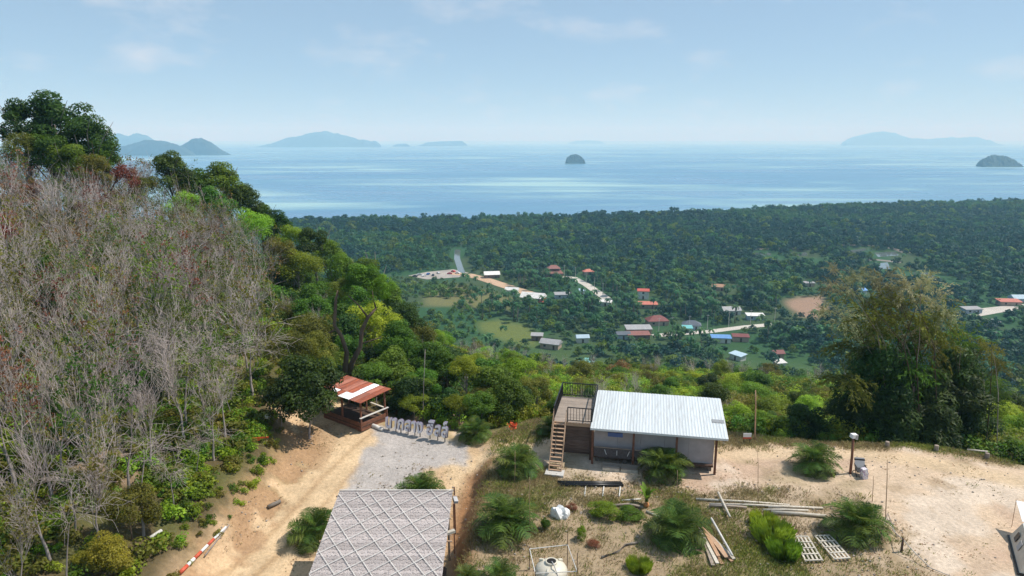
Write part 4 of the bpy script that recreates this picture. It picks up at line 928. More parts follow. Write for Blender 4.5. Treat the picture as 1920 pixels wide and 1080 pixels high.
# ------------------------------------------------------------------ the thatched hut by the road
def thatched_hut():
    zt, zf, X0, X1, YB, YF = 2.0, .85, -9.03, -3.10, 32.7, 25.6
    cx, cy_ = (X0+X1)/2, (YB+YF)/2; zg = h1(cx, cy_); e = empty('thatched_hut', 'hut with grey thatched roof crossed by white diagonal bamboo battens', 'hut', (cx, cy_, zg))
    W, Ln = X1-X0, YB-YF; S = lambda s, t, o=0: Vector((s-W/2, Ln/2-t, (zt+(zf-zt)*t/Ln)-zg+o))
    g = np.random.default_rng(3); courses = 34; ct = Ln/courses
    for k in range(courses):
        t0, t1 = k*ct-.06, (k+1)*ct+.05; n = 110; V = []; F = []
        for i in range(n):                                              # each bundle of straw ends a little differently
            a, b = W*i/n, W*(i+1)/n; dt = g.uniform(-.05, .06); dz = g.uniform(0, .03)
            a -= .004; q = len(V); V += [S(a, max(t0, -.03), .02+dz*.3), S(b, max(t0, -.03), .02), S(b, t1+dt, .036+dz), S(a, t1+dt, .036+dz*.4), S(a, t1+dt, .0), S(b, t1+dt, .0)]
            F += [(q, q+3, q+2, q+1), (q+3, q+4, q+5, q+2)]
        MB().add(V, F).build('thatch_course', 'thatch', e)
    def clip(s0, slope):
        ts = [t for t in np.linspace(0, Ln, 200) if 0 <= s0+slope*t <= W]
        return (ts[0], ts[-1]) if len(ts) > 4 else None
    for fam, (slope, step, start) in enumerate(((.72, .98, -5.2), (-1.28, 1.32, .7))):
        for k in range(13):
            s0 = start+k*step+g.uniform(-.22, .22); sl = slope+g.uniform(-.05, .05); c = clip(s0, sl); c = (c[0]+(g.uniform(.2, 1.6) if g.random() < .22 else 0), c[1]-(g.uniform(.2, 1.6) if g.random() < .22 else 0)) if c else c
            if c and c[1]-c[0] > .5:
                MB().bar(S(s0+sl*c[0], c[0], .10+.022*fam), S(s0+sl*c[1], c[1], .10+.022*fam), .028, .016).build('batten', 'bamboo_white', e)
    MB().bar(S(0, .03, .10), S(W, .03, .10), .05, .02).build('batten', 'bamboo_white', e)
    for s in (.25, W/2, W-.22):
        for t in (.35, Ln-.5): p = S(s, t); MB().bar((p.x, p.y, -.2), (p.x, p.y, p.z-.04), .13, n=7).build('post', 'wood_weathered', e)
    for t in (.3, Ln/2, Ln-.5): MB().bar(S(-.12, t, -.07), S(W+.25, t, -.07), .10, n=7).build('purlin', 'wood_tan', e)
    MB().bar(S(W+.12, .25, -2.3), S(W+.10, .25, .42), .075, n=6).build('corner_pole', 'wood_red', e); MB().bar(S(W+.12, .9, -2.9), S(W+.1, .9, -.05), .07, n=6).build('corner_pole', 'wood_red', e)
    MB().box(S(W+.17, .55, -.1), (.22, .34, .16), (.3, .2, .4)).build('tied_cloth', 'canvas_grey', e); MB().bar(S(W-.1, 3.0, -.1), S(W+.32, 2.8, -.1), .2, .12).build('beam_end', 'bamboo_pale', e)
    MB().box((0, 0, .25), (W-.6, Ln-.8, .1)).build('floor', 'wood_dark', e)
thatched_hut()

# ------------------------------------------------------------------ the Thai letters
def letters():
    A, B = at(724, 806, -.1), at(842, 826, -.1); rz = math.atan2(B.y-A.y, B.x-A.x); Lw = (B-A).length
    e = empty('letter_sign', 'large white Thai letters standing on short posts at the gravel edge', 'sign', (A.x, A.y, h1(A.x, A.y)), rz)
    word = [('น', None), ('า', None), ('ก', None), ('ล', None), ('า', None), ('ง', None), (' ', None), ('ฮ', 'ิ'), ('ล', None), ('ล', '์')]
    tmp = []
    def curve(ch):
        c = bpy.data.curves.new('glyph', 'FONT'); c.body = ch; c.size = 1.0; c.extrude = .055; c.offset = .026; c.shear = .12; c.resolution_u = 4
        o = bpy.data.objects.new('glyph', c); COL.objects.link(o); tmp.append(o); return o
    cu = [(None if a == ' ' else curve(a), curve(m) if m else None) for a, m in word]
    bpy.context.view_layer.update(); dg = bpy.context.evaluated_depsgraph_get()
    def mesh(o):
        me = bpy.data.meshes.new_from_object(o.evaluated_get(dg)); V = np.array([v.co[:] for v in me.vertices]); V = V if len(V) else np.zeros((1, 3))
        return me, V
    rows = []; x = 0.0
    for a, m in cu:
        if a is None: x += .26; continue
        me, V = mesh(a); mk = mesh(m) if m else None; w = np.ptp(V[:, 0]); rows.append((me, V, mk, x)); x += w+.07
    sc = Lw/x; zs = .88/(.66*sc)
    for me, V, mk, x in rows:
        def put(me, V, x0, z0, name, par):
            P = np.stack([V[:, 0]-V[:, 0].min()+x0, -V[:, 2], V[:, 1]+z0], 1)
            P = np.stack([P[:, 0]*sc, P[:, 1]*1.6, P[:, 2]*sc*zs], 1)
            me.vertices.foreach_set('co', P.astype(np.float32).ravel()); me.update(); me.materials.clear(); me.materials.append(MATS['sign_white']); me.materials.append(MATS['sign_side'])
            nn = np.zeros(len(me.polygons)*3, np.float32); me.polygons.foreach_get('normal', nn); me.polygons.foreach_set('material_index', (np.abs(nn[1::3]) < .5).astype(np.int32))
            return link(name, me, par)
        L = put(me, V, x, .15, 'letter', e)
        if mk: put(mk[0], mk[1], x+(.18 if len(rows) else 0), .15+.06, 'vowel_mark', L)
        MB().bar(((x+.25)*sc, .0, -.45), ((x+.25)*sc, .0, .2*sc*zs), .05).build('post', 'metal_black', e)
    for o in tmp: c = o.data; bpy.data.objects.remove(o); bpy.data.curves.remove(c)
    p0, p1 = at(690, 797, 0), at(718, 806, 0); p0.z = h1(p0.x, p0.y)+.1; p1.z = h1(p1.x, p1.y)+.08
    k = MB().path([p0, p0.lerp(p1, .5)+Vector((0, .05, .02)), p1], [.16, .15, .13], 8).build('pale_log', 'bamboo_white', smooth=True); tag(k, 'short pale log between the shelter post and the first letter', 'log')
letters()

# ------------------------------------------------------------------ oil palms
def frond_mesh(seed, arch, n=34, mt='leaf_palm'):
    g = np.random.default_rng(seed); V = []; F = []; T = []; p = np.zeros(3); ang = 0.0; pts = []
    for i in range(n+1):
        pts.append(p.copy()); ang = -arch*(i/n)**1.4; p = p+np.array([math.cos(ang), 0, math.sin(ang)])/n
    pts = np.array(pts); tan = norm(np.gradient(pts, axis=0))
    for i in range(n):                                                   # rachis
        q = len(V); r = .014*(1-i/n)+.002; a, b = pts[i], pts[i+1]
        V += [a+[0, -r, 0], a+[0, r, 0], a+[0, 0, r*1.4], b+[0, -r, 0], b+[0, r, 0], b+[0, 0, r*1.4]]; T += [.9]*6; F += [(q, q+3, q+5, q+2), (q+2, q+5, q+4, q+1), (q+1, q+4, q+3, q)]
    for i in range(4, n+1):
        f = i/n; L = .46*math.sin(math.pi*min(1, (f*.88+.10)))**.7*g.uniform(.85, 1.1)
        for s in (-1, 1):
            for rep in range(1):
                base = pts[min(i, n)]+tan[min(i, n)]*rep*.5/n; lift = g.uniform(-.15, .45); d = tan[min(i, n)]*g.uniform(.45, .75)+np.array([0, s, 0])*1.0+np.array([0, 0, lift]); d /= np.linalg.norm(d)
                wv = tan[min(i, n)]*.012; mid = base+d*L*.55; tip = base+d*L+np.array([0, 0, -L*g.uniform(.15, .45)]); q = len(V); t = g.random()
                V += [base-wv, base+wv, mid+wv*1.1, mid-wv*1.1, tip, tip+wv*.2]; T += [t*.7]*4+[t*.7+.3]*2; F += [(q, q+1, q+2, q+3), (q+3, q+2, q+5, q+4)]
    return np_mesh('frond', np.array(V), np.array(F), mt, np.array(T))
FROND = [frond_mesh(1, .55), frond_mesh(2, .9), frond_mesh(3, 1.3), frond_mesh(4, 1.7)]; FROND_DRY = [frond_mesh(5, 1.3, 24, 'leaf_palm_dry'), frond_mesh(6, 1.8, 24, 'leaf_palm_dry')]
PALM_BASE = MB().lathe([(.30, -.2), (.34, .1), (.28, .4), (.20, .65), (.05, .8)], 9).mesh('palm_base', 'bark_brown')
def oil_palm(px, py, size0, label, z=None, n=30, dry=2, seed=0, tilt=0):
    size = size0*.84; p = hit(px, py) if z is None else at(px, py, z); p.z = h1(p.x, p.y); g = random.Random(seed+px)
    e = empty('oil_palm', label, 'palm', p, g.uniform(0, 6.28), 'young oil palms round the yard', size); e.rotation_euler = (g.uniform(-.13, .13), g.uniform(-.13, .13), g.uniform(0, 6.28)); dry += g.randrange(3); link('trunk', PALM_BASE, e, None, None, .55)
    for k in range(n):
        f = k/(n-1); el = 1.42-1.35*f**.85+g.uniform(-.12, .12); L = (.78+.34*math.sin(f*2.6))*g.uniform(.88, 1.1)
        link('frond', FROND[min(3, int(f*3.2+g.random()*.8))], e, (0, 0, .28+.14*(1-f)), Euler((g.uniform(-.25, .25), -el, k*2.39996+g.uniform(-.15, .15)), 'XYZ'), L)
    for k in range(dry): link('dry_frond', FROND_DRY[k % 2], e, (0, 0, .25), (0, g.uniform(-.15, .2), g.uniform(0, 6.28)), 1.0)
oil_palm(1243, 893, 1.85, 'oil palm in front of the cabin porch with its tall yellowish centre fronds')
oil_palm(948, 1000, 2.05, 'dark oil palm on the bank edge right of the thatched roof', dry=1)
oil_palm(1272, 1012, 2.0, 'dark oil palm beside the pile of sawn planks', dry=2)
oil_palm(1527, 882, 1.75, 'bluish oil palm left of the wooden lamp post', dry=4)
oil_palm(1603, 1006, 1.9, 'oil palm beside the tall thin stake and slatted panels', dry=3)
oil_palm(968, 884, 1.7, 'oil palm left of the cabin stair foot', dry=2)
oil_palm(790, 940, 1.75, 'oil palm showing above the back edge of the thatched roof', dry=2)
oil_palm(592, 1008, 1.7, 'brown-tipped oil palm between the dirt road and the thatched roof', dry=6)
oil_palm(893, 822, 1.45, 'dark palm in the weeds just right of the letters', dry=0)
oil_palm(1030, 812, 1.2, 'small palm in the brush behind the orange flowers', dry=0, n=22)
oil_palm(938, 1092, 1.05, 'small palm at the bottom edge left of the water tank', dry=0, n=20)
oil_palm(880, 1095, .9, 'smallest palm at the foot of the earth bank', dry=1, n=18)
def banana():
    p = hit(1212, 945); e = empty('banana_plant', 'young banana plant with broad upright leaves beside the oil palm', 'plant', p); g = random.Random(3)
    for k in range(7):
        V = []; F = []; T = []; a = k*2.4; L = g.uniform(1.0, 1.5); el = g.uniform(.9, 1.45); q = Vector((0, 0, .35)); d = Vector((math.cos(a), math.sin(a), 0)); s = Vector((-math.sin(a), math.cos(a), 0))
        for i in range(9):
            f = i/8; w = .19*math.sin(math.pi*min(1, .08+f*.9))**.6; V += [q-s*w+Vector((0, 0, .05)), q, q+s*w+Vector((0, 0, .05))]; T += [.5+.5*f]*3; an = el-.9*f*f; q = q+(d*math.cos(an)+Vector((0, 0, math.sin(an))))*L/8
            if i: b = 3*i; F += [(b-3, b-2, b+1, b), (b-2, b-1, b+2, b+1)]
        link('leaf', np_mesh('banana_leaf', np.array([v[:] for v in V])*.72, np.array(F), 'leaf_mid', np.array(T)), e)
    MB().path([(0, 0, -.1), (0, 0, .5)], [.11, .07], 8).build('stem', 'leaf_bright', e)
    q = hit(1212, 951); k = MB().lathe([(.02, 0), (.12, .05), (.16, .15), (.12, .26), (.02, .30)], 10).build('coconut', 'coconut', loc=q, smooth=True); tag(k, 'orange coconut lying at the foot of the banana plant', 'coconut')
banana()

# ------------------------------------------------------------------ bamboo at the yard's edge
def spray(seed, material, nb, nl=42):
    """arching leafy branchlets of a bamboo top, unit reach"""
    g = np.random.default_rng(seed); C = []; D = []; T = []
    for k in range(nb):
        a = g.uniform(0, 6.28); el = g.uniform(-.3, 1.35); L = g.uniform(.6, 1.15); d = np.array([math.cos(a)*math.cos(el), math.sin(a)*math.cos(el), math.sin(el)]); p = g.normal(0, .14, 3); tb = g.random()
        for i in range(nl):
            d = d+np.array([0, 0, -.032]); d /= np.linalg.norm(d); p = p+d*L/nl
            if i > nl*.2:
                e = d+g.normal(0, .55, 3)+np.array([0, 0, -.3]); C.append(p+g.normal(0, .025, 3)); D.append(e); T.append(np.clip(tb*.5+g.random()*.5, 0, 1))
    C, D = np.array(C), norm(np.array(D)); W = norm(np.cross(D, g.normal(size=C.shape))); L = g.uniform(.09, .17, (len(C), 1)); w = L*.13
    V = np.stack([C, C+D*L*.4+W*w, C+D*L, C+D*L*.4-W*w], 1).reshape(-1, 3)
    return np_mesh('bamboo_spray', V, np.arange(len(V)).reshape(-1, 4), material, np.repeat(T, 4))
def bamboo():
    key = {kd: [spray(900+k+10*len(kd), 'leaf_'+kd, nb) for k in range(3)] for kd, nb in (('pale', 34), ('olive', 52), ('mid', 60))}
    key.update({
           'dark': [crown(930+k, 'leaf_dark', clumps=20, n=7000, leaf=.17, aspect=.22, hollow=.2, cr=(.28, .45), droop=.15) for k in range(3)]})
    def clump(label, bx, by, dist, foliage, culms, seed):
        b = atd(bx, by, dist); b.z = h1(b.x, b.y); e = empty('bamboo_clump', label, 'bamboo', b); g = random.Random(seed)
        for k, (px, py, w, kd) in enumerate(foliage):
            dd = dist+g.uniform(-1.3, 1.6); c = atd(px, py, dd)-b; r = w/2/FPX*dd*1.18; link('foliage', key[kd][k % 3], e, c, (g.uniform(-.2, .2), g.uniform(-.2, .2), g.uniform(0, 6.28)), (r, r, r*g.uniform(.85, 1.1)))
        for k in range(culms):
            f = foliage[g.randrange(len(foliage))]; t = atd(f[0]+g.uniform(-22, 22), f[1]+g.uniform(-18, 14), dist+g.uniform(-1.5, 1.5))-b; s = Vector((g.gauss(0, 1.1), g.gauss(0, .8), -.3))
            mid = s.lerp(t, .55)+Vector((-(t.x-s.x)*.18, 0, abs(t.z)*.12)); MB().path([s, s.lerp(mid, .5)+Vector((0, 0, .2)), mid, mid.lerp(t, .55)+Vector((0, 0, .25)), t], [.04, .036, .028, .016, .006], 5).build('culm', 'wood_weathered' if k % 3 == 0 else 'wood_dark', e, smooth=True)
    clump('tall bamboo clump with straw coloured feathery top at the yard edge', 1680, 835, 46.5,
          [(1558, 540, 46, 'pale'), (1560, 505, 34, 'pale'), (1592, 545, 70, 'pale'), (1655, 528, 76, 'pale'), (1610, 520, 50, 'pale'), (1735, 530, 50, 'pale'), (1770, 590, 60, 'pale'), (1545, 585, 44, 'pale'), (1640, 620, 80, 'pale'), (1715, 630, 80, 'pale'), (1702, 545, 84, 'pale'), (1752, 566, 80, 'pale'), (1580, 600, 70, 'pale'), (1625, 600, 100, 'olive'), (1690, 596, 106, 'olive'), (1755, 610, 90, 'olive'), (1660, 570, 90, 'pale'), (1605, 655, 106, 'olive'), (1670, 655, 120, 'mid'), (1740, 655, 100, 'olive'),
           (1590, 720, 100, 'olive'), (1655, 725, 130, 'dark'), (1725, 725, 120, 'dark'), (1600, 785, 100, 'dark'), (1670, 790, 130, 'dark'), (1735, 790, 120, 'dark'), (1690, 690, 120, 'mid'), (1640, 690, 90, 'dark')], 46, 1)
    clump('lower leafy green bamboo clump right of the tall straw-topped one', 1790, 838, 47.5,
          [(1805, 640, 70, 'mid'), (1848, 662, 60, 'olive'), (1790, 690, 90, 'dark'), (1850, 720, 70, 'mid'), (1800, 745, 110, 'dark'), (1770, 795, 100, 'dark'), (1820, 790, 80, 'dark'), (1872, 690, 44, 'olive'), (1868, 745, 44, 'mid')], 20, 2)
bamboo()

# ------------------------------------------------------------------ things lying and standing about the yard
def g0(px, py, dz=0.0):
    p = hit(px, py); p.z += dz; return p
def pole(px0, py0, px1, py1, w, material, label, name='bamboo_stake', cat='stake', lean=None):
    """upright pole: foot pixel, top pixel at the same distance"""
    a = g0(px0, py0, -.15); b = atd(px1, py1, a.y); pts = [a.lerp(b, k/4)+Vector((.012*math.sin(k*2.1+px0), 0, 0)) for k in range(5)]
    return tag(MB().path(pts, [w*.5*(1-.1*k) for k in range(5)], 6).build(name, material, smooth=True), label, cat)
pole(1422, 948, 1421, 845, .04, 'wood_tan', 'thin twiggy stake standing by the end of the pale poles'); pole(1661, 985, 1664, 862, .055, 'wood_tan', 'tall thin stake beside the oil palm near the rope fence')
pole(1636, 940, 1638, 893, .045, 'wood_tan', 'short thin stake left of the tall stake by the oil palm'); pole(1270, 925, 1270, 882, .04, 'wood_tan', 'thin stake between the two oil palms in front of the cabin')
pole(993, 1000, 993, 895, .04, 'wood_tan', 'thin stake beside the dark oil palm on the bank'); pole(965, 905, 966, 845, .04, 'wood_tan', 'thin stake leaning by the oil palm near the stair')
pole(1416, 826, 1417, 732, .11, 'timber_fresh', 'tall reddish dead trunk behind the right end of the cabin', 'dead_trunk', 'trunk')
pole(792, 790, 797, 655, .07, 'bark_pale', 'tall thin pale trunk rising behind the letters', 'slender_trunk', 'trunk')
pole(868, 770, 872, 700, .10, 'bark_pale', 'pale bare trunk in the brush under the umbrella-crowned tree', 'slender_trunk', 'trunk')
def lamp_post():
    a = g0(1594, 888, -.2); b = atd(1600, 818, a.y); e = empty('lamp_post', 'leaning brown wooden post with a white lamp box on top', 'lamp post', a)
    MB().path([Vector((0, 0, 0)), (b-a)*.5+Vector((.03, 0, 0)), b-a], [.085, .08, .075], 8).build('post', 'wood_red', e, smooth=True)
    MB().box(b-a+Vector((.0, -.05, .05)), (.36, .26, .24), (.1, .1, .3)).build('lamp_box', 'white_paint', e); MB().box(b-a+Vector((.14, -.12, .0)), (.14, .12, .30)).build('bracket', 'concrete', e)
lamp_post()
def lounge_chair():
    p = g0(1612, 890); e = empty('lounge_chair', 'dark folding lounge chair beside the wooden lamp post', 'chair', p, R(-12))
    MB().box((0, .25, .62), (.56, .05, .72), (R(-28), 0, 0)).build('backrest', 'canvas_grey', e); MB().box((0, -.12, .36), (.56, .55, .05), (R(6), 0, 0)).build('seat', 'metal_black', e)
    MB().box((0, .36, .82), (.60, .06, .10), (R(-28), 0, 0)).build('head_bar', 'metal_black', e)
    for x in (-.28, .28):
        MB().bar((x, -.4, 0), (x, .3, .6), .04).build('leg', 'metal_black', e); MB().bar((x, .45, 0), (x, -.2, .4), .04).build('leg', 'metal_black', e); MB().bar((x, -.3, .56), (x, .25, .56), .045).build('armrest', 'metal_black', e)
    q = g0(1620, 897); me = bpy.data.meshes.new('sack'); bm = bmesh.new(); bmesh.ops.create_cube(bm, size=1); bmesh.ops.subdivide_edges(bm, edges=bm.edges, cuts=5, use_grid_fill=True); r = random.Random(2)
    for v in bm.verts: v.co = Vector((v.co.x*.34*(1.1-.35*abs(v.co.z)), v.co.y*.28, (v.co.z+.5)*.66))+Vector((r.uniform(-.02, .02), r.uniform(-.02, .02), 0))
    bm.to_mesh(me); bm.free(); me.materials.append(MATS['bag_print']); tag(link('sack', me, None, q, (0, -.1, .2)), 'white printed sack leaning at the foot of the lounge chair', 'sack')
lounge_chair()
def tent():
    a, b = at(1892, 1010, 0), at(1906, 1064, 0); e = empty('tent', 'cream canvas tent with white awning at the frame edge', 'tent', (a.x, a.y, h1(a.x, a.y)), math.atan2(b.y-a.y, b.x-a.x)+R(90))
    W, D, h = 3.0, (b-a).length+.6, 1.75                                  # side wall runs from a (back) to b (front)
    V = [(0, .2, 0), (W, .2, 0), (W, -D, 0), (0, -D, 0), (.42, -.1, 1.05), (W-.42, -.1, 1.05), (W-.42, -D+.3, 1.05), (.42, -D+.3, 1.05), (W/2, -.3, h), (W/2, -D+.5, h)]
    for nm, mt, F in (('side_wall', 'canvas_cream', [(0, 3, 7, 4)]), ('side_wall', 'canvas_cream', [(1, 5, 6, 2)]), ('end_wall', 'canvas_cream', [(0, 4, 8, 5, 1)]), ('end_wall', 'canvas_cream', [(3, 2, 6, 9, 7)]), ('roof_panel', 'canvas_white', [(4, 7, 9, 8)]), ('roof_panel', 'canvas_white', [(5, 8, 9, 6)])):
        o = MB().add(V, F).build(nm, mt, e); s = o.modifiers.new('cloth', 'SOLIDIFY'); s.thickness = .02
    MB().box((W/2, -D/2+.1, .03), (W+.1, D+.3, .1)).build('groundsheet', 'metal_black', e)
    o = MB().add([(.4, -.05, 1.12), (W-.3, -.05, 1.12), (W-.2, 1.35, 1.62), (.25, 1.35, 1.55)], [(0, 1, 2, 3)]).build('awning', 'canvas_white', e); o.modifiers.new('cloth', 'SOLIDIFY').thickness = .02
    MB().bar((.25, 1.35, 0), (.25, 1.35, 1.6), .03, n=6).build('awning_pole', 'wood_tan', e); MB().bar((W-.2, 1.35, 0), (W-.2, 1.35, 1.65), .03, n=6).build('awning_pole', 'wood_tan', e)
    for k in range(2): MB().box((.17+.0, -.75-k*.85, .56), (.02, .42, .42), (0, R(22), 0)).build('window', 'canvas_grey' if k else 'metal_black', e)
tent()
def rope_fence():
    p0, p1 = g0(1662, 985), g0(1690, 1035); top = p1+Vector((0, 0, .75)); k = MB().path([p1+Vector((0, 0, -.2)), top], [.06, .055], 8).build('fence_post', 'wood_dark', smooth=True); tag(k, 'short dark post carrying the white rope by the yard', 'post')
    e2 = [g0(1715, 1050, .35), g0(1745, 1068, .08), g0(1790, 1085, .05), g0(1840, 1100, .05)]
    pts = [p0+Vector((0, 0, .45)), p0.lerp(top, .5)+Vector((0, 0, -.02)), top-Vector((0, 0, .06))]+e2
    tag(MB().path(pts, [.022]*len(pts), 5).build('rope', 'rope', smooth=True), 'white rope sagging from the short post across the sand', 'rope')
    for k, (a, b, c, d, lab) in enumerate(((1662, 985, 1650, 1008, 'stick bracing the tall stake on its outer side'), (1664, 982, 1682, 1008, 'dark stick bracing the tall stake towards the rope post'))):
        q = g0(c, d); r = p0+Vector((0, 0, .7)); tag(MB().bar(q, r, .06, n=6).build('brace', 'wood_weathered', smooth=True), lab, 'stick')
    for px, py, lab in ((1663, 838, 'small stump under the bamboo, nearest the lamp post'), (1755, 845, 'small stump in the middle of the sandy yard rim'), (1850, 860, 'small stump at the end of the rim log')):
        s = g0(px, py, -.1); tag(MB().lathe([(.16, 0), (.14, .2), (.13, .48), (.02, .50)], 9).build('stump', 'wood_weathered', loc=s), lab, 'stump')
    a, b = g0(1812, 852, .35), g0(1850, 858, .42); tag(MB().bar(a, b, .1, n=7).build('rim_log', 'bamboo_pale', smooth=True), 'pale log resting on the stump at the yard rim', 'log')
rope_fence()
def lying(name, label, cat, pts, r, material, n=7, dz=0.0):
    P = [g0(a, b, r+dz) for a, b in pts]; return tag(MB().path(P, [r*(1-.06*k) for k in range(len(P))], n).build(name, material, smooth=True), label, cat)
for k, (a, b, lab) in enumerate(((906, 911, 'black plastic pipe lying farthest from the camera in front of the stair'), (909, 913, 'black plastic pipe in the middle of the trio in front of the stair'), (912, 916, 'black plastic pipe nearest the weeds in front of the stair'))):
    lying('black_pipe', lab, 'pipe', [(1045+3*k, a), (1165+2*k, b-4)], .085, 'pipe_black')
for px, lab in ((1098, 'first short white stake under the black pipes, nearest the stair'), (1132, 'middle short white stake under the black pipes'), (1163, 'last short white stake under the black pipes, nearest the banana')):
    lying('white_stake', lab, 'stake', [(px, 914), (px-2, 932)], .045, 'bamboo_white')
for k, (p0, p1, lab) in enumerate((((1305, 938), (1480, 949), 'pale bamboo pole at the back of the long pile'), ((1330, 949), (1486, 954), 'pale bamboo pole second from the back of the long pile'), ((1440, 953), (1543, 955), 'thin pale bamboo pole in the middle of the long pile'),
        ((1430, 960), (1515, 961), 'short pale bamboo pole in the middle of the long pile'), ((1446, 964), (1548, 971), 'thick pale bamboo pole at the front of the long pile'), ((1330, 952), (1400, 955), 'dark stained pole half hidden at the near end of the long pile'))):
    lying('bamboo_pole', lab, 'pole', [p0, ((p0[0]+p1[0])/2, (p0[1]+p1[1])/2-1), p1], .075 if k != 4 else .11, 'bamboo_pale' if k != 5 else 'wood_weathered', dz=.05*(k % 2))
lying('cross_stick', 'pale stick lying crosswise over the long bamboo pile', 'stick', [(1346, 930), (1368, 976)], .07, 'bamboo_pale', dz=.16)
lying('grey_branch', 'forked grey dead branch lying in the weeds near the water tank', 'branch', [(1128, 1047), (1160, 1036), (1172, 1024), (1196, 1019)], .07, 'bark_grey')
lying('grey_log', 'grey log lying in the vines beside the banana plant', 'log', [(1148, 951), (1180, 948), (1205, 954)], .09, 'wood_weathered')
lying('pale_stick', 'pale stick lying behind the banana plant', 'stick', [(1165, 940), (1202, 937)], .05, 'bamboo_white'); lying('pale_stick', 'pale stick lying against the dark oil palm by the planks', 'stick', [(1212, 961), (1242, 974)], .07, 'bamboo_pale')
lying('fallen_log', 'pale fallen log among the weeds under the bare trees', 'log', [(282, 1012), (303, 998)], .10, 'bamboo_white'); lying('fallen_log', 'short broken log at the edge of the dirt road', 'log', [(503, 954), (526, 943)], .12, 'bark_grey')
def plank_pile():
    g = random.Random(4)
    for k in range(11):
        a = g0(1322+k*2.8+g.uniform(-3, 3), 1062-k*1.2+g.uniform(-6, 6)); b = g0(1330+k*2.3+g.uniform(-4, 4), 1000-k*.6+g.uniform(-4, 4)); z = .05+.055*(k % 4)
        a, b = g0(1312+k*1.6+g.uniform(-2, 2), 1000+g.uniform(-8, 6)), g0(1335+k*4.0+g.uniform(-4, 4), 1062-k*1.0+g.uniform(-10, 4)); a.z += z; b.z += z
        o = MB().bar(a, b, .17, .045).build('plank', ('timber_fresh', 'wood_tan', 'bamboo_pale', 'wood_weathered')[(k*7) % 4 if k % 3 else 0])
        tag(o, 'sawn timber plank in the fanned pile beside the oil palm', 'plank', 'planks of the fanned pile')
    lying('white_plank', 'whitish long plank on top of the fanned timber pile', 'plank', [(1333, 982), (1372, 1052)], .07, 'bamboo_white', 4, .25)
plank_pile()
def slat_panel(c, label):
    P = [g0(*q) for q in c]; z = max(p.z for p in P)+.05                  # corners: back-left, back-right, front-right, front-left
    o = sum(P, Vector())/4; e = empty('slatted_panel', label, 'panel', o); Q = [Vector((p.x-o.x, p.y-o.y, p.z-o.z+.13)) for p in P]
    for k in range(5):
        t = k/4; MB().bar(Q[0].lerp(Q[1], t), Q[3].lerp(Q[2], t), .09, .03).build('slat', 'bamboo_pale', e)
    for k in range(5):
        t = .02+k*.24; MB().bar(Q[0].lerp(Q[3], t)+Vector((0, 0, .032)), Q[1].lerp(Q[2], t)+Vector((0, 0, .032)), .08, .03).build('crosspiece', 'bamboo_pale', e)
slat_panel([(1487, 1010), (1514, 1010), (1542, 1056), (1511, 1057)], 'pale slatted bamboo panel lying nearer the bright grass'); slat_panel([(1528, 1009), (1556, 1008), (1594, 1052), (1566, 1054)], 'pale slatted bamboo panel lying nearer the oil palm')
def water_tank():
    p = at(1033, 1100, 0); p.z = h1(p.x, p.y); e = empty('water_tank', 'cream plastic water tank with open dark hatch inside a pole frame', 'tank', p)
    top = 1.35; prof = [(.72, 0), (.75, .1), (.72, .2), (.75, .35), (.72, .5), (.75, .65), (.72, .8), (.75, .92), (.66, 1.08), (.45, 1.22), (.26, 1.28)]
    MB().lathe(prof, 28).build('body', 'tank_cream', e, smooth=True); MB().lathe([(.27, 1.27), (.27, 1.37), (.22, 1.37), (.22, 1.30)], 20).build('rim', 'tank_cream', e, smooth=True); MB().lathe([(.215, 1.33), (.21, 1.36)], 20).build('hatch', 'dark_hole', e)
    for a in (.6, 2.5, 4.4): MB().box((.52*math.cos(a), .52*math.sin(a), 1.20), (.22, .10, .12), (0, .3, a)).build('lug', 'tank_cream', e)
    MB().path([(.02, -.1, 1.40), (.1, -.4, 1.42), (.28, -.66, 1.0), (.3, -.78, .4)], [.025]*4, 6).build('hose', 'canvas_grey', e, smooth=True)
    f = empty('pole_frame', 'square frame of white poles on thin stakes around the water tank', 'frame', p); C = [(-.95, 1.25), (.85, 1.35), (1.1, -.75), (-.75, -.75)]
    for k, (x, y) in enumerate(C):
        h = (1.15, 1.3, 1.35, 1.25)[k]; MB().bar((x, y, -.2), (x, y, h+.9 if k in (1, 2) else h+.1), .035, n=6).build('stake', 'wood_dark', f); x2, y2 = C[(k+1) % 4]; h2 = (1.15, 1.3, 1.35, 1.25)[(k+1) % 4]
        MB().bar((x, y, h), (x2, y2, h2), .04, n=6).build('pole', 'bamboo_white', f)
water_tank()
def tarp_bundle():
    p = g0(1050, 968); me = bpy.data.meshes.new('tarp'); bm = bmesh.new(); bmesh.ops.create_icosphere(bm, subdivisions=3, radius=1); r = random.Random(5)
    for v in bm.verts:
        k = 1+.16*math.sin(v.co.x*7+v.co.y*4)+r.uniform(-.05, .05); v.co = Vector((v.co.x*.5*k, v.co.y*.42*k, max(v.co.z, -.3)*.46*k+.12))
    bm.to_mesh(me); bm.free(); me.materials.append(MATS['canvas_white']); tag(link('tarp_bundle', me, None, p), 'crumpled white tarp bundle beside the weeds above the water tank', 'tarp')
tarp_bundle()
def striped_pole():
    a, b = g0(338, 1078, .12), g0(424, 992, .14); e = empty('striped_pole', 'red and white striped barrier pole lying on the road bank', 'pole', a)
    for k in range(7):
        MB().bar((b-a)*(k/7), (b-a)*((k+1)/7), .20-.012*k, n=9, w2=.19-.012*k).build('band', 'red_paint' if k % 2 == 0 and k < 5 else 'white_paint', e, smooth=True)
    lying('bare_branch', 'thin pale branch lying along the striped barrier pole', 'branch', [(385, 1048), (430, 990)], .04, 'bark_pale', dz=.15)
striped_pole()
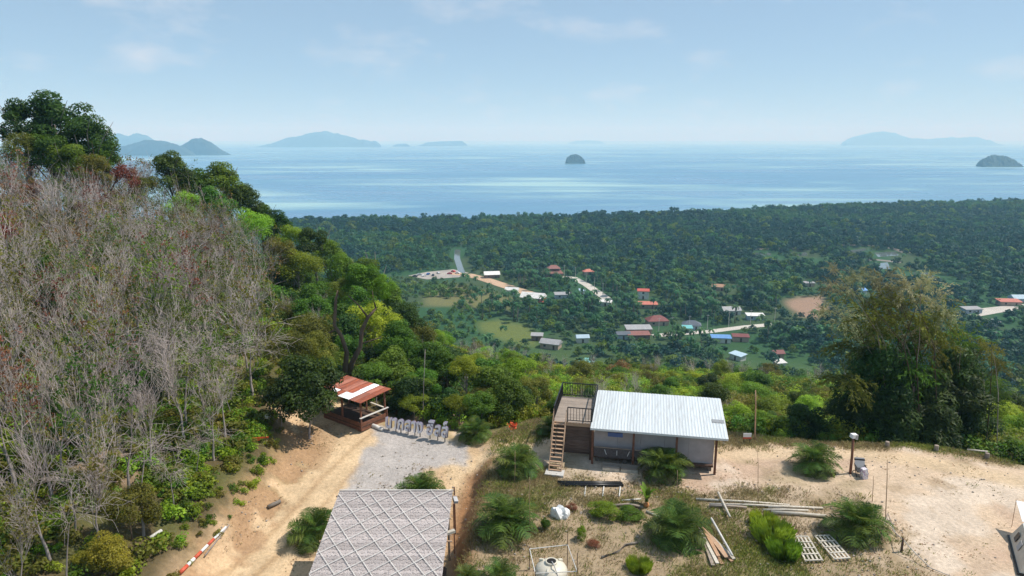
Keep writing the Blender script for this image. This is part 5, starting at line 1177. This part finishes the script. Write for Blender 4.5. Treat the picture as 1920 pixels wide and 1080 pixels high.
def small_lamp():
    a = g0(503, 806); e = empty('path_lamp', 'small white lamp on a thin post under the dark trees', 'lamp', a)
    MB().bar((0, 0, -.1), (0, 0, .85), .05, n=6).build('post', 'metal_black', e); lathe_bevel(MB().box((.04, -.02, .95), (.36, .28, .16), (.25, .2, 0)).build('lamp_head', 'white_paint', e))
    p = g0(490, 836); e = empty('notice', 'small orange lettered notice on a post at the slope edge', 'sign', p, .2); MB().bar((.3, 0, -.1), (.3, 0, .75), .05, n=6).build('post', 'wood_dark', e)
    MB().box((0, 0, .55), (.95, .03, .10)).build('board', 'orange_flower', e); MB().box((-.25, 0, .42), (.4, .03, .08)).build('board', 'orange_flower', e)
    p = g0(962, 826); e = empty('flower_stick', 'bunch of orange red flowers on a stick beside the oil palm', 'flower', p); MB().bar((0, 0, -.1), (0, 0, .95), .05, n=6).build('stick', 'wood_tan', e)
    g = np.random.default_rng(6); n = 130; c = g.normal(0, 1, (n, 3))*np.array([.15, .12, .09])+np.array([0, 0, 1.08]); V, F, T = leaves_np(c, g.normal(size=(n, 3)), np.full(n, .13), .8, .1, g.random(n), 3); link('bloom', np_mesh('bloom', V, F, 'orange_flower', T), e)
    p = g0(1400, 832); e = empty('small_board', 'small white and red board behind the cabin by the dead trunk', 'sign', p); MB().box((0, 0, .62), (.55, .03, .28)).build('board', 'white_paint', e); MB().box((0, -.003, .42), (.55, .03, .12)).build('board', 'red_paint', e)
    for x in (-.2, .2): MB().bar((x, .03, -.1), (x, .03, .7), .04).build('post', 'wood_dark', e)
small_lamp()
# ------------------------------------------------------------------ weeds, shrubs and grass of the yard
def weed_px(name, label, px, py, wpx, kind, squash=.7, cat='shrub'):
    p = g0(px, py); r = wpx/2/FPX*p.y; place_tree(name, label, None, p, r, CR[kind][int(px) % 3], r*squash*.75, squash, cat, seed=int(px))
weed_px('vine_patch', 'sprawling green vine patch in front of the black pipes', 1135, 968, 84, 'bright', .42); weed_px('vine_patch', 'lower yellow green vine patch beside the banana plant', 1180, 972, 66, 'mid', .42)
weed_px('small_shrub', 'small upright green shrub left of the white tarp', 1022, 992, 26, 'mid', 1.3); weed_px('small_shrub', 'bright lime green small shrub inside the pole frame', 1090, 1012, 34, 'bright', 1.1)
weed_px('dry_shrub', 'orange brown dried shrub beside the lime shrub', 1112, 1024, 36, 'rust', .5); weed_px('dry_shrub', 'orange brown dried weeds right behind the white tarp', 1072, 955, 30, 'rust', .5)
weed_px('yellow_bush', 'yellow flowering bush at the bottom edge under the bare trees', 205, 1075, 130, 'yellow', .8); weed_px('yellow_bush', 'smaller yellow green bush behind the yellow flowering bush', 165, 1060, 60, 'yellow', .8)
def tufts(seed, n, hgt, spread, width, material):
    g = np.random.default_rng(seed); V = []; T = []
    for k in range(n):
        a = g.uniform(0, 6.28); b = np.array([math.cos(a), math.sin(a), 0])*g.uniform(0, 1)**.6*spread; s = np.array([-math.sin(a), math.cos(a), 0])*width; h = hgt*g.uniform(.5, 1); o = np.array([math.cos(a), math.sin(a), 0])*spread*g.uniform(.1, .5)
        V += [b-s, b+s, b+o*.5+s*.6+[0, 0, h*.7], b+o+[0, 0, h*.9]]; t = g.random(); T += [t*.5, t*.5, t, t]
    return np_mesh('tuft', np.array(V), np.arange(4*n).reshape(-1, 4), material, np.array(T))
def tall_grass():
    for k, (px, py, s, lab) in enumerate(((1447, 1012, 1.0, 'vivid green tall grass clump beside the long bamboo pile'), (1468, 1040, .8, 'vivid green grass clump in front of the taller one'), (1430, 985, .7, 'smaller green grass clump touching the bamboo pile'), (1198, 1068, .6, 'bright green grass tuft near the bottom edge'))):
        tag(link('grass_clump', tufts(50+k, 1500, 1.0, .75, .007, 'grass_lush'), None, g0(px, py, -.03), None, s*1.1), lab, 'grass')
tall_grass()
def yard_grass():
    g = np.random.default_rng(31); n = 60000; x, y = g.uniform(-4, 34, n), g.uniform(26, 47, n); s = sdf(INNER, x, y); sand = sdf(SAND, x, y)
    dens = (.25+1.3*sstep(.40, .62, fbm(x, y, 6, 11)*.6+fbm(x, y, 1.6, 17)*.4))*sstep(-.6, .8, sand+(fbm(x, y, 1.6, 17)-.5)*2)+.0012+1.0*sstep(-2.0, -.2, s)*(y > 36)*.6
    edge = np.interp(y, [20, 29, 39, 42], [-3.1, -2.7, -1.9, -1.5]); ok = (g.random(n) < dens*.36) & (s < 0) & (x > edge+.1) & (np.abs(x) < .8*y)
    c2 = ((x-7.5)*.98-(y-41)*.2); cab = (x > 2.2) & (x < 13.6) & (y > 39.9-.2*(x-2.6)) & (y < 46-.2*(x-2.6)); ok &= ~cab
    x, y = x[ok], y[ok]; P = np.stack([x, y, H(x, y)-.02], 1); k = len(x); gr = fbm(x, y, 3, 61)+g.normal(0, .08, k)
    ix = np.where(gr > .56, g.integers(0, 2, k), 2+g.integers(0, 2, k)); pr = [tufts(1, 12, .22, .22, .010, 'grass_green'), tufts(2, 14, .16, .26, .012, 'grass_green'), tufts(3, 12, .20, .22, .009, 'grass_dry'), tufts(4, 14, .14, .26, .010, 'grass_dry')]
    scatter('grass', P, g.uniform(0, 6.28, k), g.uniform(.7, 1.5, k), ix, pr, 'patchy short green and straw coloured grass growing over the yard'); print('grass', k)
yard_grass()
def litter():
    g = np.random.default_rng(51); n = 16000; x, y = g.uniform(-16, 34, n), g.uniform(26, 48, n); s = sdf(INNER, x, y); ok = (s < .5) & (np.abs(x) < .8*y) & (g.random(n) < .15+.85*sstep(.45, .62, fbm(x, y, 3.1, 97))) & (sdl([(-17.5, 24), (-13.2, 33), (-11, 40), (-9, 45)], x, y) > 1.6) & ((sdf(SAND, x, y) > -.5) | (g.random(n) < .22))
    x, y = x[ok], y[ok]; k = len(x); P = np.stack([x, y, H(x, y)+.012], 1); pr = []
    for q, (mt, sz) in enumerate((('leaf_palm_dry', .10), ('leaf_rust', .09), ('grass_dry', .12))):
        c = g.normal(0, .14, (6, 3))*np.array([1, 1, .05]); V, F, T = leaves_np(c, np.array([[0, 0, 1.]]*6)+g.normal(0, .3, (6, 3)), g.uniform(.6, 1.2, 6)*sz, .45, .1, g.random(6), q); pr.append(np_mesh('dry_leaves', V, F, mt, T))
    for q in range(2): pr.append(MB().lathe([(.03, -.02), (.055, .0), (.05, .03), (.015, .05)], 6).mesh('pebble', 'stone'))
    scatter('litter', P, g.uniform(0, 6.28, k), g.uniform(.5, 1.3, k), g.choice(5, k, p=[.3, .2, .25, .15, .1]), pr, 'dry leaves, straw bits and pebbles strewn over the bare earth')
litter()
def undergrowth():
    g = np.random.default_rng(41); n = 17000; y = g.uniform(22, 100, n); x = -g.uniform(14, 80, n); s = sdf(INNER, x, y)+(fbm(x, y, 3, 7)-.5)*1.2; ok = (s > .4) & (np.abs(x) < .9*y+4) & (g.random(n) < .35+.9*sstep(.4, .55, fbm(x, y, 4, 71)))
    x, y, s = x[ok], y[ok], s[ok]; k = len(x); sc = g.uniform(.25, .75, k)*np.where(s < 2, .7, 1.3); P = np.stack([x, y, H(x, y)+sc*.25], 1)
    small = {q: [crown(700+i*3+len(q), 'leaf_'+q, clumps=9, n=330, leaf=.20, flat=.7, hollow=.2, cr=(.3, .5)) for i in range(2)] for q in ('mid', 'bright', 'olive')}
    pr = small['mid']+small['bright']+small['olive']; scatter('undergrowth', P, g.uniform(0, 6.28, k), sc, g.choice(6, k, p=[.15, .15, .22, .22, .13, .13]), pr, 'low green weeds and seedlings under the bare trees of the slope')
    n = 5200; y = 44+120*g.random(n)**1.35; u = g.uniform(-.40, .86, n); x = u*y; s = sdf(INNER, x, y)+(fbm(x, y, 3, 7)-.5); ok = (s > 1.0) & ~((x < -16) & (y < 60)); x, y, s = x[ok], y[ok], s[ok]; k = len(x)
    sc = g.uniform(.8, 1.7, k)*np.where(y > 70, 1.2, 1)*np.where(s < 2.5, .5, 1); z = H(x, y)+sc*.45; P = np.stack([x, y, z], 1); nn = fbm(x, y, 11, 91)+g.normal(0, .06, k)
    big = {q: [crown(740+i*3+len(q), 'leaf_'+q, clumps=12, n=620, leaf=.135, flat=.85, hollow=.25, cr=(.3, .48)) for i in range(2)] for q in ('dark', 'mid', 'bright', 'olive', 'yellow')}
    pr = big['dark']+big['mid']+big['bright']+big['olive']+big['yellow']; left = x < 0
    base = np.where(nn > .46, 4, np.where(nn > .40, 2, np.where(left, 0, 2))); base = np.where(~left & (nn > .36), 4, base); base = np.where(left & (nn < .52), np.where(nn > .44, 2, 0), base); base = np.where(g.random(k) < np.where(left, .05, .16), 8, np.where(g.random(k) < .13, 6, base))
    scatter('scrub', P, g.uniform(0, 6.28, k), sc, base+g.integers(0, 2, k), pr, 'dense mixed green scrub covering the slope below the yard'); print('scrub', k)
undergrowth()

# ------------------------------------------------------------------ look-alikes in a short row are told apart by their order
def number_rows():
    rows = {}; words = ['first', 'second', 'third', 'fourth', 'fifth', 'sixth', 'seventh', 'eighth', 'ninth', 'tenth', 'eleventh', 'twelfth', 'thirteenth', 'fourteenth', 'fifteenth', 'sixteenth']
    for o in COL.objects:
        if o.parent is None and o.get('group', '').startswith(('ridge trees', 'hilltop trees')): rows.setdefault(o['label'], []).append(o)
    for lab, L in rows.items():
        if len(L) > 1:
            for k, o in enumerate(sorted(L, key=lambda o: o.location.x/o.location.y)): o['label'] = '%s, %s from the left' % (lab, words[k])
number_rows()
build_haze()
